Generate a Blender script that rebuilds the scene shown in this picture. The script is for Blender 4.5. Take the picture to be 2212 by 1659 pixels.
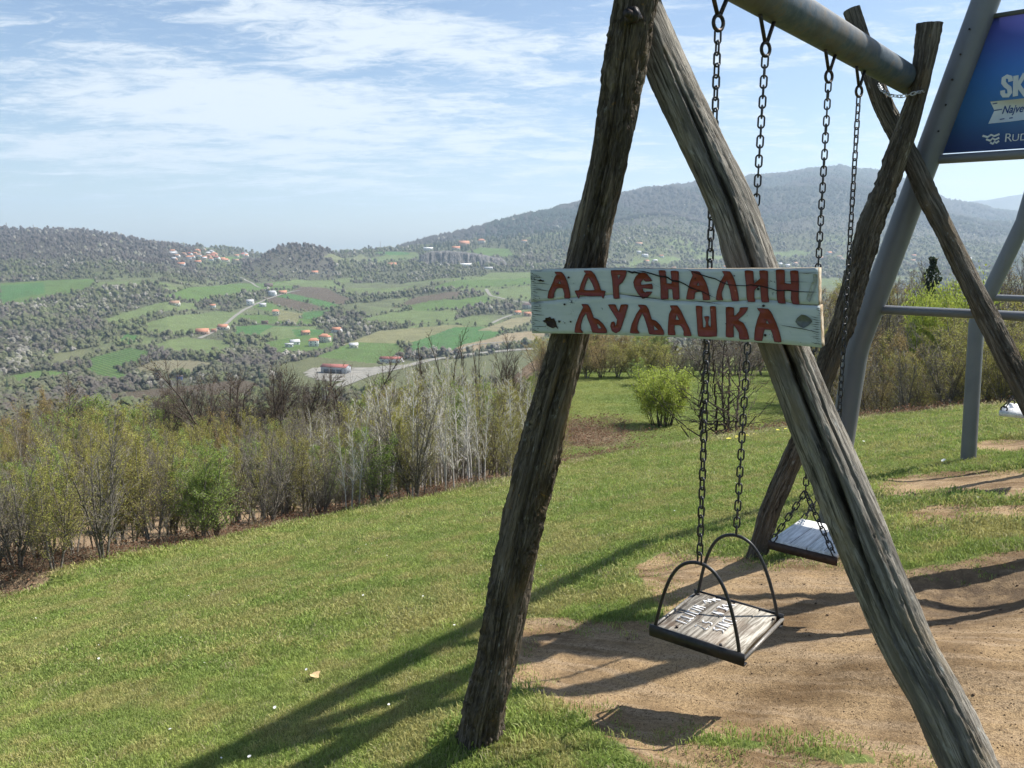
import bpy, math, random
import numpy as np
from mathutils import Vector, Matrix

for _o in list(bpy.data.objects):
    bpy.data.objects.remove(_o)
SC = bpy.context.scene
COL = SC.collection
rng = np.random.default_rng(11)
random.seed(11)

# ------------------------------------------------------------------ camera
PITCH = math.radians(9.9)
FPX = 1726.0            # focal length in units of a 2212 px wide picture
EYE = 1.6
cam_d = bpy.data.cameras.new("camera")
cam = bpy.data.objects.new("camera", cam_d)
COL.objects.link(cam)
cam_d.sensor_width = 36.0
cam_d.lens = 36.0 * FPX / 2212.0
cam_d.clip_start = 0.05
cam_d.clip_end = 60000
cam.location = (0, 0, EYE)
cam.rotation_euler = (math.radians(90) - PITCH, 0, 0)
SC.camera = cam

# ------------------------------------------------------------------ light
SUN = np.array([.71, .22, 1.0]); SUN = SUN / np.linalg.norm(SUN)
SUN_EL = math.asin(SUN[2]); SUN_AZ = math.atan2(SUN[0], SUN[1])    # azimuth from +Y towards +X
sun_d = bpy.data.lights.new("sun", 'SUN')
sun_d.energy = 5.0
sun_d.angle = math.radians(0.53)
sun_d.color = (1.0, .955, .88)
sun = bpy.data.objects.new("sun", sun_d)
COL.objects.link(sun)
sun.rotation_euler = Vector(SUN).to_track_quat('Z', 'Y').to_euler()

W = bpy.data.worlds.new("World"); SC.world = W; W.use_nodes = True
def build_world():
    nt = W.node_tree; nt.nodes.clear()
    N = nt.nodes.new; L = nt.links.new
    out = N('ShaderNodeOutputWorld')
    sky = N('ShaderNodeTexSky'); sky.sky_type = 'NISHITA'; sky.sun_disc = False
    sky.sun_elevation = SUN_EL; sky.sun_rotation = SUN_AZ
    sky.air_density = 1.0; sky.dust_density = 1.0; sky.ozone_density = 2.6; sky.altitude = 300
    bg = N('ShaderNodeBackground'); bg.inputs['Strength'].default_value = 0.08
    tc = N('ShaderNodeTexCoord')
    sep = N('ShaderNodeSeparateXYZ'); L(tc.outputs['Generated'], sep.inputs[0])
    def M(op, a, b=None, c=None, clamp=False):
        n = N('ShaderNodeMath'); n.operation = op; n.use_clamp = clamp
        for i, v in enumerate((a, b, c)):
            if v is None: continue
            if isinstance(v, (int, float)): n.inputs[i].default_value = v
            else: L(v, n.inputs[i])
        return n.outputs[0]
    x, y, z = sep.outputs
    zc = M('ADD', M('MAXIMUM', z, 0.0), 0.10)
    px_ = M('DIVIDE', x, zc); py_ = M('DIVIDE', y, zc)
    cmb = N('ShaderNodeCombineXYZ'); L(px_, cmb.inputs[0]); L(py_, cmb.inputs[1])
    mp = N('ShaderNodeMapping'); L(cmb.outputs[0], mp.inputs[0])
    mp.inputs['Rotation'].default_value = (0, 0, math.radians(28)); mp.inputs['Scale'].default_value = (.85, 1.5, 1)
    mp.inputs['Location'].default_value = (3.1, 1.7, 0)
    n1 = N('ShaderNodeTexNoise'); n1.inputs['Scale'].default_value = 2.1; n1.inputs['Detail'].default_value = 10
    n1.inputs['Roughness'].default_value = .62; n1.inputs['Distortion'].default_value = .45
    L(mp.outputs[0], n1.inputs['Vector'])
    n2 = N('ShaderNodeTexNoise'); n2.inputs['Scale'].default_value = 8.5; n2.inputs['Detail'].default_value = 8
    n2.inputs['Roughness'].default_value = .7; n2.inputs['Distortion'].default_value = .8
    L(mp.outputs[0], n2.inputs['Vector'])
    dens = M('MULTIPLY_ADD', M('ADD', M('MULTIPLY', n1.outputs[0], .58), M('MULTIPLY', n2.outputs[0], .42)), 1.75, -.375)
    # clouds thicken where the photograph shows its banks: directions given as x/y and z/y of the sky ahead
    yy = M('MAXIMUM', y, .05); u = M('DIVIDE', x, yy); r = M('DIVIDE', z, yy)
    bias = None
    for (cx, cy, sx, sy, ang, amp) in CLOUDS:
        px, py = cx, cy
        v = (830 - py) / FPX
        dy = math.cos(PITCH) + v * math.sin(PITCH); dz = -math.sin(PITCH) + v * math.cos(PITCH)
        u0 = (px - 1106) / FPX / dy; r0 = dz / dy
        du = M('SUBTRACT', u, u0); dr = M('SUBTRACT', r, r0)
        ca, sa = math.cos(ang), math.sin(ang)
        a = M('MULTIPLY', M('ADD', M('MULTIPLY', du, ca), M('MULTIPLY', dr, sa)), FPX / sx)
        b = M('MULTIPLY', M('SUBTRACT', M('MULTIPLY', dr, ca), M('MULTIPLY', du, sa)), FPX / sy)
        d2 = M('ADD', M('MULTIPLY', a, a), M('MULTIPLY', b, b))
        g = M('MULTIPLY', M('EXPONENT', M('MULTIPLY', d2, -1.0)), amp)
        bias = g if bias is None else M('ADD', bias, g)
    front = M('MULTIPLY', y, 4.0, clamp=True)
    bias = M('MULTIPLY', M('MULTIPLY', bias, front), .72)
    dd = M('ADD', dens, bias)
    mr = N('ShaderNodeMapRange'); mr.interpolation_type = 'SMOOTHSTEP'; L(dd, mr.inputs['Value'])
    mr.inputs['From Min'].default_value = .50; mr.inputs['From Max'].default_value = .86
    fade = M('MULTIPLY', M('SUBTRACT', z, .004), 18.0, clamp=True)
    cov = M('MULTIPLY', M('MULTIPLY', mr.outputs[0], .93), fade)
    L(sky.outputs[0], bg.inputs['Color'])
    bgc = N('ShaderNodeBackground'); bgc.inputs['Color'].default_value = (.80, .875, .94, 1); bgc.inputs['Strength'].default_value = CLOUD_STR
    mix = N('ShaderNodeMixShader'); L(cov, mix.inputs[0]); L(bg.outputs[0], mix.inputs[1]); L(bgc.outputs[0], mix.inputs[2])
    L(mix.outputs[0], out.inputs['Surface'])
CLOUD_STR = .60
CLOUDS = [  # px, py, half-length, half-width, tilt, amount
    (620, 30, 300, 50, -.15, .26), (900, 80, 330, 70, -.22, .30), (380, 190, 420, 85, -.14, .26),
    (650, 235, 420, 55, -.10, .26), (330, 330, 560, 60, -.03, .27), (60, 335, 160, 14, 0, .2),
    (1050, 427, 62, 9, 0, .42), (560, 265, 700, 130, -.1, .10), (1250, 345, 240, 22, -.06, .25),
    (700, 400, 110, 14, -.05, .22), (790, 395, 40, 8, 0, .25), (700, 512, 190, 5, 0, .14),
    (1900, 320, 300, 60, 0, .10), (1480, 95, 220, 60, -.1, .12), (1350, 200, 500, 110, -.1, .08),
    (2150, 60, 260, 260, 0, .18), (1280, 75, 80, 14, .0, .16), (60, 110, 200, 60, 0, -.06)]
build_world()
SC.view_settings.view_transform = 'Standard'; SC.view_settings.look = 'None'
SC.view_settings.exposure = 0.88; SC.view_settings.gamma = 1.0; SC.view_settings.use_curve_mapping = False
SC.render.engine = 'CYCLES'
SC.cycles.use_denoising = True; SC.cycles.use_adaptive_sampling = True; SC.cycles.adaptive_threshold = .02
SC.cycles.max_bounces = 6; SC.cycles.diffuse_bounces = 3; SC.cycles.glossy_bounces = 2
SC.cycles.transmission_bounces = 4; SC.cycles.volume_bounces = 1; SC.cycles.transparent_max_bounces = 8
SC.cycles.sample_clamp_indirect = 4.0

# ------------------------------------------------------------------ projection helpers (used to place things at their real depth)
CO, SI = math.cos(PITCH), math.sin(PITCH)
def ray(x, y):
    u = (x - 1106) / FPX; v = (830 - y) / FPX
    return np.array([u, CO + v * SI, -SI + v * CO])
def at_depth(x, y, d):
    return ray(x, y) * d + np.array([0, 0, EYE])
def on_plane(x, y, n, c):
    """n.(X,Y) = c, a vertical plane"""
    d = ray(x, y); t = c / (n[0] * d[0] + n[1] * d[1])
    return d * t + np.array([0, 0, EYE])
def project(p):
    X, Y, Z = p[0], p[1], p[2] - EYE
    d = Y * CO - Z * SI
    return 1106 + FPX * X / d, 830 - FPX * (Y * SI + Z * CO) / d, d

# ------------------------------------------------------------------ noise
def _hash(ix, iy, iz, seed):
    h = (ix.astype(np.int64) * 374761393 + iy.astype(np.int64) * 668265263 + iz.astype(np.int64) * 2147483647 + seed * 974711) & 0xffffffff
    h = ((h ^ (h >> 13)) * 1274126177) & 0xffffffff
    h = ((h ^ (h >> 16)) * 2246822519) & 0xffffffff
    return ((h ^ (h >> 15)) & 0xffffff) / float(0xffffff)
def vnoise(x, y, z=0.0, seed=0):
    x = np.asarray(x, float); y = np.asarray(y, float); z = np.zeros_like(x) + z
    ix, iy, iz = np.floor(x), np.floor(y), np.floor(z)
    fx, fy, fz = x - ix, y - iy, z - iz
    fx = fx * fx * (3 - 2 * fx); fy = fy * fy * (3 - 2 * fy); fz = fz * fz * (3 - 2 * fz)
    ix = ix.astype(np.int64); iy = iy.astype(np.int64); iz = iz.astype(np.int64)
    r = 0
    for dx in (0, 1):
        for dy in (0, 1):
            for dz in (0, 1):
                w = (fx if dx else 1 - fx) * (fy if dy else 1 - fy) * (fz if dz else 1 - fz)
                r = r + w * _hash(ix + dx, iy + dy, iz + dz, seed)
    return r
def fbm(x, y, z=0.0, octaves=4, seed=0, gain=.5):
    s = 0; a = 1; t = 0; f = 1.0
    for k in range(octaves):
        s = s + a * vnoise(np.asarray(x) * f, np.asarray(y) * f, np.asarray(z) * f, seed + 17 * k); t += a
        a *= gain; f *= 2.03
    return s / t
def sstep(a, b, x):
    t = np.clip((np.asarray(x, float) - a) / (b - a), 0, 1); return t * t * (3 - 2 * t)

# ------------------------------------------------------------------ object helpers
def tag(o, label=None, cat=None, group=None, kind=None):
    if label: o['label'] = label
    if cat: o['category'] = cat
    if group: o['group'] = group
    if kind: o['kind'] = kind
    return o
def link(o, parent=None):
    COL.objects.link(o)
    if parent is not None:
        o.parent = parent
        o.matrix_parent_inverse = Matrix.Translation(parent.location).inverted() if parent.rotation_euler.z == 0 and tuple(parent.scale) == (1, 1, 1) else parent.matrix_basis.inverted()
    return o
def empty(name, loc=(0, 0, 0)):
    o = bpy.data.objects.new(name, None); o.location = Vector([float(a) for a in loc]); o.empty_display_size = .1
    COL.objects.link(o); return o
def np_mesh(name, V, F, mat=None, smooth=False, uv=None, attrs=None, mats=None, midx=None):
    """V (n,3); F an (m,k) array or a list of such arrays"""
    me = bpy.data.meshes.new(name)
    V = np.asarray(V, np.float32)
    Fs = F if (isinstance(F, list) and isinstance(F[0], np.ndarray)) else [F]
    Fs = [np.asarray(f, np.int32) for f in Fs if len(f)]
    me.vertices.add(len(V)); me.vertices.foreach_set('co', V.ravel())
    nl = sum(f.size for f in Fs); nf = sum(len(f) for f in Fs)
    me.loops.add(nl); me.polygons.add(nf)
    li = np.concatenate([f.ravel() for f in Fs]); me.loops.foreach_set('vertex_index', li)
    tot = np.concatenate([np.full(len(f), f.shape[1], np.int32) for f in Fs])
    st = np.concatenate([[0], np.cumsum(tot)[:-1]]).astype(np.int32)
    me.polygons.foreach_set('loop_start', st); me.polygons.foreach_set('loop_total', tot)
    if smooth: me.polygons.foreach_set('use_smooth', np.ones(nf, bool))
    if midx is not None: me.polygons.foreach_set('material_index', np.asarray(midx, np.int32))
    me.update(calc_edges=True)
    if uv is not None:
        l = me.uv_layers.new(name='UVMap'); l.data.foreach_set('uv', np.asarray(uv, np.float32)[li].ravel())
    if attrs:
        for k, a in attrs.items():
            a = np.asarray(a, np.float32)
            if a.ndim == 1:
                at = me.attributes.new(k, 'FLOAT', 'POINT'); at.data.foreach_set('value', a)
            else:
                if a.shape[1] == 3: a = np.concatenate([a, np.ones((len(a), 1), np.float32)], 1)
                at = me.attributes.new(k, 'FLOAT_COLOR', 'POINT'); at.data.foreach_set('color', a.ravel())
    for m in (mats or ([mat] if mat else [])): me.materials.append(m)
    return me
def obj(name, me, parent=None):
    return link(bpy.data.objects.new(name, me), parent)
class MB:
    """collects vertices and faces of one mesh"""
    def __init__(s): s.V = []; s.Q = []; s.T = []; s.n = 0; s.G = []
    def add(s, V, Q=(), T=()):
        V = np.asarray(V, float)
        if len(Q): s.Q.append(np.asarray(Q, int) + s.n)
        if len(T): s.T.append(np.asarray(T, int) + s.n)
        s.V.append(V); s.n += len(V)
    def box(s, c, size, R=None):
        x, y, z = np.asarray(size, float) / 2
        V = np.array([[-x,-y,-z],[x,-y,-z],[x,y,-z],[-x,y,-z],[-x,-y,z],[x,-y,z],[x,y,z],[-x,y,z]])
        if R is not None: V = V @ np.asarray(R).T
        s.add(V + np.asarray(c, float), [[0,3,2,1],[4,5,6,7],[0,1,5,4],[1,2,6,5],[2,3,7,6],[3,0,4,7]])
    def hexa(s, P):  # 8 explicit corners, bottom 4 then top 4
        s.add(P, [[0,3,2,1],[4,5,6,7],[0,1,5,4],[1,2,6,5],[2,3,7,6],[3,0,4,7]])
    def tube(s, P, r, sides=8, caps=True, closed=False):
        P = np.asarray(P, float); n = len(P); r = np.zeros(n) + r
        T = np.gradient(P, axis=0) if not closed else (np.roll(P, -1, 0) - np.roll(P, 1, 0))
        T /= np.linalg.norm(T, axis=1)[:, None] + 1e-12
        up = np.array([0, 0, 1.0]) if abs(T[0][2]) < .9 else np.array([1.0, 0, 0])
        A = np.cross(T[0], up); A /= np.linalg.norm(A); rings = []
        for i in range(n):
            A = A - T[i] * (A @ T[i]); A /= np.linalg.norm(A); B = np.cross(T[i], A)
            a = np.arange(sides) * 2 * math.pi / sides
            rings.append(P[i] + r[i] * (np.cos(a)[:, None] * A + np.sin(a)[:, None] * B))
        V = np.concatenate(rings); Q = []
        m = n if closed else n - 1
        for i in range(m):
            for k in range(sides):
                a, b = i * sides + k, i * sides + (k + 1) % sides
                c, d = ((i + 1) % n) * sides + (k + 1) % sides, ((i + 1) % n) * sides + k
                Q.append([a, b, c, d])
        T3 = []
        if caps and not closed:
            V = np.concatenate([V, P[:1], P[-1:]]); e0, e1 = n * sides, n * sides + 1
            for k in range(sides):
                T3.append([e0, (k + 1) % sides, k]); T3.append([e1, (n - 1) * sides + k, (n - 1) * sides + (k + 1) % sides])
        s.add(V, Q, T3)
    def mesh(s, name, mat, smooth=False):
        V = np.concatenate(s.V); F = []
        if s.Q: F.append(np.concatenate(s.Q))
        if s.T: F.append(np.concatenate(s.T))
        return np_mesh(name, V, F, mat, smooth)
    def build(s, name, mat, parent=None, smooth=False):
        return obj(name, s.mesh(name, mat, smooth), parent)
def smooth_angle(o, deg=40):
    me = o.data
    me.polygons.foreach_set('use_smooth', np.ones(len(me.polygons), bool))
    ang = math.radians(deg)
    import bmesh
    bm = bmesh.new(); bm.from_mesh(me)
    for e in bm.edges:
        if len(e.link_faces) == 2 and e.calc_face_angle(0) > ang: e.smooth = False
    bm.to_mesh(me); bm.free()

# ------------------------------------------------------------------ material helpers
class MT:
    def __init__(s, name, rough=.8, spec=.3, metal=0.0):
        s.m = bpy.data.materials.new(name); s.m.use_nodes = True
        s.nt = s.m.node_tree; s.b = s.nt.nodes['Principled BSDF']
        s.b.inputs['Roughness'].default_value = rough; s.b.inputs['Specular IOR Level'].default_value = spec
        s.b.inputs['Metallic'].default_value = metal
        s.out = s.nt.nodes['Material Output']
    def N(s, t, **k):
        n = s.nt.nodes.new(t)
        for a, b in k.items(): setattr(n, a, b)
        return n
    def L(s, a, b): s.nt.links.new(a, b)
    def S(s, sock, v):
        if hasattr(v, 'is_linked') or hasattr(v, 'links'): s.L(v, sock)
        elif isinstance(v, (tuple, list)) and len(v) == 3 and sock.type == 'RGBA': sock.default_value = (*v, 1)
        else: sock.default_value = v
    def math(s, op, a, b=None, c=None, clamp=False):
        n = s.N('ShaderNodeMath', operation=op, use_clamp=clamp)
        for i, v in enumerate((a, b, c)):
            if v is not None: s.S(n.inputs[i], v)
        return n.outputs[0]
    def coord(s, kind='Object', scale=(1, 1, 1), rot=(0, 0, 0), loc=(0, 0, 0)):
        tc = s.N('ShaderNodeTexCoord'); mp = s.N('ShaderNodeMapping'); s.L(tc.outputs[kind], mp.inputs[0])
        mp.inputs['Scale'].default_value = scale; mp.inputs['Rotation'].default_value = rot; mp.inputs['Location'].default_value = loc
        return mp.outputs[0]
    def noise(s, vec, scale, detail=4, rough=.55, dist=0.0):
        n = s.N('ShaderNodeTexNoise'); n.inputs['Scale'].default_value = scale; n.inputs['Detail'].default_value = detail
        n.inputs['Roughness'].default_value = rough; n.inputs['Distortion'].default_value = dist
        if vec is not None: s.L(vec, n.inputs['Vector'])
        return n.outputs[0]
    def vor(s, vec, scale, feature='F1', out='Distance', rand=1.0):
        n = s.N('ShaderNodeTexVoronoi', feature=feature); n.inputs['Scale'].default_value = scale
        n.inputs['Randomness'].default_value = rand
        s.L(vec, n.inputs['Vector']); return n.outputs[out]
    def rmp(s, fac, a, b, lo=0.0, hi=1.0, smooth=True):
        n = s.N('ShaderNodeMapRange'); n.interpolation_type = 'SMOOTHSTEP' if smooth else 'LINEAR'
        s.S(n.inputs['Value'], fac); s.S(n.inputs['From Min'], a); s.S(n.inputs['From Max'], b)
        s.S(n.inputs['To Min'], lo); s.S(n.inputs['To Max'], hi); return n.outputs[0]
    def mix(s, fac, a, b, mode='MIX'):
        n = s.N('ShaderNodeMix', data_type='RGBA', blend_type=mode)
        s.S(n.inputs[0], fac); s.S(n.inputs[6], a); s.S(n.inputs[7], b); return n.outputs[2]
    def attr(s, name, out='Color', typ='GEOMETRY'):
        n = s.N('ShaderNodeAttribute', attribute_name=name, attribute_type=typ); return n.outputs[out]
    def color(s, c): s.S(s.b.inputs['Base Color'], c)
    def bump(s, h, dist=.01, strength=1.0, prev=None):
        n = s.N('ShaderNodeBump'); n.inputs['Distance'].default_value = dist; n.inputs['Strength'].default_value = strength
        s.L(h, n.inputs['Height'])
        if prev is not None: s.L(prev, n.inputs['Normal'])
        s.L(n.outputs[0], s.b.inputs['Normal']); return n.outputs[0]
def simple(name, c, rough=.7, spec=.3, metal=0.0, var=.0, scale=6.0):
    t = MT(name, rough, spec, metal)
    if var:
        f = t.noise(t.coord('Object'), scale, 5, .6)
        t.color(t.mix(t.rmp(f, .3, .7), tuple(a * (1 - var) for a in c), tuple(min(1, a * (1 + var)) for a in c)))
    else: t.color(c)
    return t.m
# ------------------------------------------------------------------ layout constants
D1 = 2.56                                   # metres from the eye to the near end of the swing beam, along the axis
BN = np.array([.170, 1.084]) * D1           # near end of the beam, plan
BF = np.array([.955, 2.028]) * D1           # far end of the beam, plan
BZ = EYE + .393 * D1
AX = (BF - BN) / np.linalg.norm(BF - BN)    # beam direction, plan
SD = np.array([AX[1], -AX[0]])              # sideways: to the right and towards the camera
CN = float(AX @ BN); CF = float(AX @ BF)

# ------------------------------------------------------------------ heights
def lawn_base(X, Y):
    Xs = np.where(X > 0, 14 * np.tanh(X / 14), 26 * np.tanh(X / 26))
    Ys = np.where(Y < 0, 6 * np.tanh(Y / 6), Y)
    z = .183 * Xs - .172 * Ys - .062 * np.logaddexp(0, (Y - 5.5) * 1.2) / 1.2
    return z
def lawn_h(X, Y):
    z = lawn_base(X, Y)
    Ye = edge_y(X) + 1.0
    z = z - .035 * np.maximum(0, Y - Ye) ** 2
    z = z + .10 * (fbm(X * .22, Y * .22, 0, 3, 5) - .5) + .02 * (fbm(X * 1.3, Y * 1.3, 0, 3, 9) - .5)
    return z
def low_h(X, Y):
    u = X / np.maximum(Y, 8)
    yl = np.array([0, 20, 30, 60, 120, 250, 500]); 
    zl = np.interp(Y, yl, [-2, -7.3, -10, -18.5, -34, -62, -100])
    zm = np.interp(Y, [0, 20, 28, 36, 60, 90, 140, 250, 500], [-6, -7.0, -7.5, -8.1, -9.7, -12.5, -22, -50, -100])
    w = sstep(-.12, .045, u)
    z = zl * (1 - w) + zm * w
    return z + EYE + .35 * (fbm(X * .09, Y * .09, 0, 3, 31) - .5)

def march(x, y, h, t0=1.0, t1=200, n=300):
    d = ray(x, y); t = np.exp(np.linspace(math.log(t0), math.log(t1), n))
    P = d[None, :] * t[:, None]; P[:, 2] += EYE
    below = P[:, 2] < h(P[:, 0], P[:, 1])
    i = int(np.argmax(below)) if below.any() else n - 1
    a, b = t[max(i - 1, 0)], t[i]
    for _ in range(16):
        m = (a + b) / 2; p = d * m; p[2] += EYE
        if p[2] < float(h(np.array([p[0]]), np.array([p[1]]))[0]): b = m
        else: a = m
    p = d * b; p[2] += EYE; return p

def poly_sd(poly, X, Y):
    """signed distance to a polygon, positive inside"""
    P = np.asarray(poly, float); d = np.full(X.shape, 1e9); ins = np.zeros(X.shape, bool)
    for i in range(len(P)):
        a, b = P[i], P[(i + 1) % len(P)]; e = b - a
        wx, wy = X - a[0], Y - a[1]
        t = np.clip((wx * e[0] + wy * e[1]) / (e @ e + 1e-12), 0, 1)
        d = np.minimum(d, np.hypot(wx - t * e[0], wy - t * e[1]))
        c = ((a[1] > Y) != (b[1] > Y)) & (X < (b[0] - a[0]) * (Y - a[1]) / (b[1] - a[1] + 1e-12) + a[0])
        ins ^= c
    return np.where(ins, d, -d)

# the wood's edge along the lawn
_E = np.array([march(x, y, lawn_base)[:2] for x, y in ((0, 1296), (130, 1262), (300, 1215), (450, 1182), (600, 1142), (800, 1100), (1000, 1062), (1130, 1040))])
EDGE_X = np.r_[-40, _E[0, 0] * 1.8, _E[:, 0], _E[-1, 0] + 1.4, _E[-1, 0] + 3.0, 60]; EDGE_Y = np.r_[4, _E[0, 1] * .82, _E[:, 1], 20.5, 20.5, 20.5]
def edge_y(X): return np.interp(X, EDGE_X, EDGE_Y)
print('edge', _E.round(1).tolist())
# worn earth: outlines walked on the lawn
def on_lawn(pts): return np.array([march(x, y, lambda X, Y: lawn_h(X, Y) - .05)[:2] for x, y in pts])
DIRT = [on_lawn(p) for p in (
    [(1095,1362),(1130,1348),(1250,1352),(1440,1352),(1400,1292),(1368,1240),(1432,1203),(1520,1213),(1640,1222),(1830,1214),(1960,1242),(2060,1228),(2140,1212),(2300,1186),(2600,1180),(2900,1500),(2700,1900),(1560,1900),(1400,1690),(1318,1612),(1240,1556),(1160,1515),(1080,1490)],
    [(1905,1075),(1935,1042),(2020,1032),(2212,1026),(2500,1030),(2500,1085),(2212,1088),(2100,1070),(2000,1072),(1950,1090)],
    [(2075,972),(2140,958),(2212,960),(2500,962),(2500,990),(2160,985)],
    [(1985,1120),(2040,1104),(2090,1112),(2075,1138),(2010,1146)],
    [(2120,1118),(2180,1108),(2400,1108),(2400,1132),(2200,1136)])]
TUFT = [on_lawn(p) for p in ([(1500,1596),(1560,1604),(1650,1612),(1640,1628),(1560,1620),(1505,1610)],
                             [(1690,1608),(1780,1628),(1880,1650),(1900,1665),(1800,1664),(1700,1625)])]
def dirt_sd(X, Y):
    s = np.full(np.shape(X), -99.0)
    for i, p in enumerate(DIRT): s = np.maximum(s, poly_sd(p, X, Y) + (.10 if i else 0))
    for p in TUFT: s = np.minimum(s, -poly_sd(p, X, Y))
    return s + .10 * (fbm(X * 4, Y * 4, 0, 4, 77) - .5) + .05 * (fbm(X * 17, Y * 17, 0, 3, 78) - .5)

FOOT0 = march(1040, 1600, lawn_h)[:2]
SEAT1 = BN + (BF - BN) * .239; SEAT2 = BN + (BF - BN) * .633
def ground_h(X, Y):
    X = np.asarray(X, float); Y = np.asarray(Y, float)
    z = lawn_h(X, Y)
    near = (np.abs(X - 2) < 9) & (Y > .5) & (Y < 13)
    if near.any():
        x, y = X[near], Y[near]; s = dirt_sd(x, y)
        dz = -.035 * sstep(-.05, .25, s)
        for c, dep in ((SEAT1, .08), (SEAT2, .08)):
            a = (x - c[0]) * SD[0] + (y - c[1]) * SD[1]; b = (x - c[0]) * AX[0] + (y - c[1]) * AX[1]
            dz = dz - dep * np.exp(-(a / .9) ** 2 - (b / .42) ** 2)
        # the earth is banked up between the two seats and scooped out at the right
        c = BN + (BF - BN) * .43 + SD * .9
        a = (x - c[0]) * SD[0] + (y - c[1]) * SD[1]; b = (x - c[0]) * AX[0] + (y - c[1]) * AX[1]
        dz = dz + .07 * np.exp(-(a / .7) ** 2 - (b / .3) ** 2)
        q = march(2110, 1262, lawn_h)
        dz = dz - .10 * np.exp(-(((x - q[0]) / .38) ** 2 + ((y - q[1]) / .28) ** 2))
        w = sstep(.0, .1, s)
        dz = dz + w * .022 * (fbm(x * 5, y * 5, 0, 4, 81) - .5) + w * .024 * (fbm(x * 13, y * 13, 0, 3, 82) - .5)
        dz = dz + .06 * np.exp(-((x - FOOT0[0]) ** 2 + (y - FOOT0[1]) ** 2) / .10)
        # swing scrapes: fine ridges along the swinging direction
        al = x * SD[0] + y * SD[1]; ac = x * AX[0] + y * AX[1]
        dz = dz + w * .010 * (fbm(al * 2.2, ac * 16, 0, 3, 83) - .5)
        dz = dz + (1 - w) * .015 * (fbm(x * 9, y * 9, 0, 2, 85) - .5)
        z[near] += dz
    lo = low_h(X, Y)
    k = 6.0
    return np.where(Y > 12, np.logaddexp(k * z, k * lo) / k, z)

# ------------------------------------------------------------------ materials of the ground
def lawn_material():
    t = MT('grass_and_earth', .9, .15)
    o = t.coord('Object')
    dirt = t.attr('dirt', 'Fac')
    n = t.noise(o, 9, 6, .65); n2 = t.noise(o, 45, 5, .7); n3 = t.noise(o, .5, 4, .6); n4 = t.noise(o, 160, 3, .7)
    g = t.mix(t.rmp(n, .3, .72), (.090, .130, .028), (.160, .195, .052))
    g = t.mix(t.rmp(n3, .38, .66), g, (.165, .190, .060))
    g = t.mix(t.math('MULTIPLY', t.rmp(t.noise(o, 2.2, 5, .65), .56, .72), .55), g, (.19, .165, .075))
    g = t.mix(t.math('MULTIPLY', t.rmp(n2, .35, .75), .45), g, (.035, .06, .014))
    # fallen leaves and bramble at the wood's edge
    lit = t.attr('litter', 'Fac')
    brown = t.mix(t.rmp(n2, .3, .7), (.12, .080, .050), (.34, .25, .16))
    g = t.mix(t.rmp(t.math('ADD', lit, t.math('MULTIPLY', t.math('SUBTRACT', n, .5), .9)), .35, .6), g, brown)
    mp = t.coord('Object', (1, 1, 1), (0, 0, math.atan2(SD[1], SD[0])))
    st0 = t.N('ShaderNodeMapping'); t.L(o, st0.inputs[0]); st0.inputs['Rotation'].default_value = (0, 0, -math.atan2(SD[1], SD[0])); st = t.N('ShaderNodeMapping'); t.L(st0.outputs[0], st.inputs[0]); st.inputs['Scale'].default_value = (1.1, 9, 1)
    ns = t.noise(st.outputs[0], 1.3, 5, .6, .4)
    d = t.mix(t.rmp(t.noise(o, 1.7, 6, .6), .36, .64), (.165, .105, .052), (.385, .268, .145))
    d = t.mix(t.math('MULTIPLY', t.rmp(ns, .42, .66), .6), d, (.42, .315, .205))
    d = t.mix(t.math('MULTIPLY', t.rmp(n2, .47, .62), .5), d, (.12, .078, .042))
    d = t.mix(t.math('MULTIPLY', t.rmp(n4, .50, .62), .6), d, (.085, .055, .032))
    wet = t.attr('dark_soil_shade', 'Fac')
    d = t.mix(t.math('MULTIPLY', wet, t.rmp(n, .3, .6, .3, 1)), d, (.10, .070, .045))  # darker earth, with the hollow's shadow put into the colour
    f = t.rmp(t.math('ADD', dirt, t.math('MULTIPLY', t.math('SUBTRACT', n, .5), .5)), .45, .62)
    t.color(t.mix(f, g, d))
    h = t.math('ADD', t.math('MULTIPLY', n2, 1.0), t.math('MULTIPLY', n4, .6))
    t.bump(h, .012, .9)
    return t.m
M_LAWN = lawn_material()

def axis(lo, hi, a, b, fine, grow=1.13, mx=3.0):
    c = list(np.arange(a, b, fine)); s = fine; v = c[-1]
    while v < hi: s = min(s * grow, mx); v += s; c.append(v)
    s = fine; v = c[0]; L = []
    while v > lo: s = min(s * grow, mx); v -= s; L.append(v)
    return np.array(L[::-1] + c)
gx = axis(-125, 125, -2.2, 4.2, .032, 1.06); gy = axis(-40, 128, 1.6, 6.4, .032, 1.05, 2.0)
GX, GY = np.meshgrid(gx, gy); GZ = ground_h(GX.ravel(), GY.ravel())
X_, Y_ = GX.ravel(), GY.ravel()
nx, ny = len(gx), len(gy)
ii = np.arange(ny - 1)[:, None] * nx + np.arange(nx - 1)[None, :]
QF = np.stack([ii, ii + 1, ii + nx + 1, ii + nx], -1).reshape(-1, 4)
sdv = np.full(X_.shape, -5.0); nr = (np.abs(X_ - 2) < 11) & (Y_ > 0) & (Y_ < 14)
sdv[nr] = dirt_sd(X_[nr], Y_[nr])
dirt_a = np.clip(.5 + sdv / .16, 0, 1)
q = march(2110, 1250, lawn_h)
soil_shade_a = np.exp(-(((X_ - q[0]) / .75) ** 2 + ((Y_ - q[1]) / .42) ** 2))  # mask of the dark soil and painted shadow around the scooped hollow
lit_a = sstep(-.8, .5, Y_ - edge_y(X_)) * (1 - sstep(1.0, 2.2, X_ - .02 * Y_))
pile = march(1290, 945, ground_h, 24)
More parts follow.
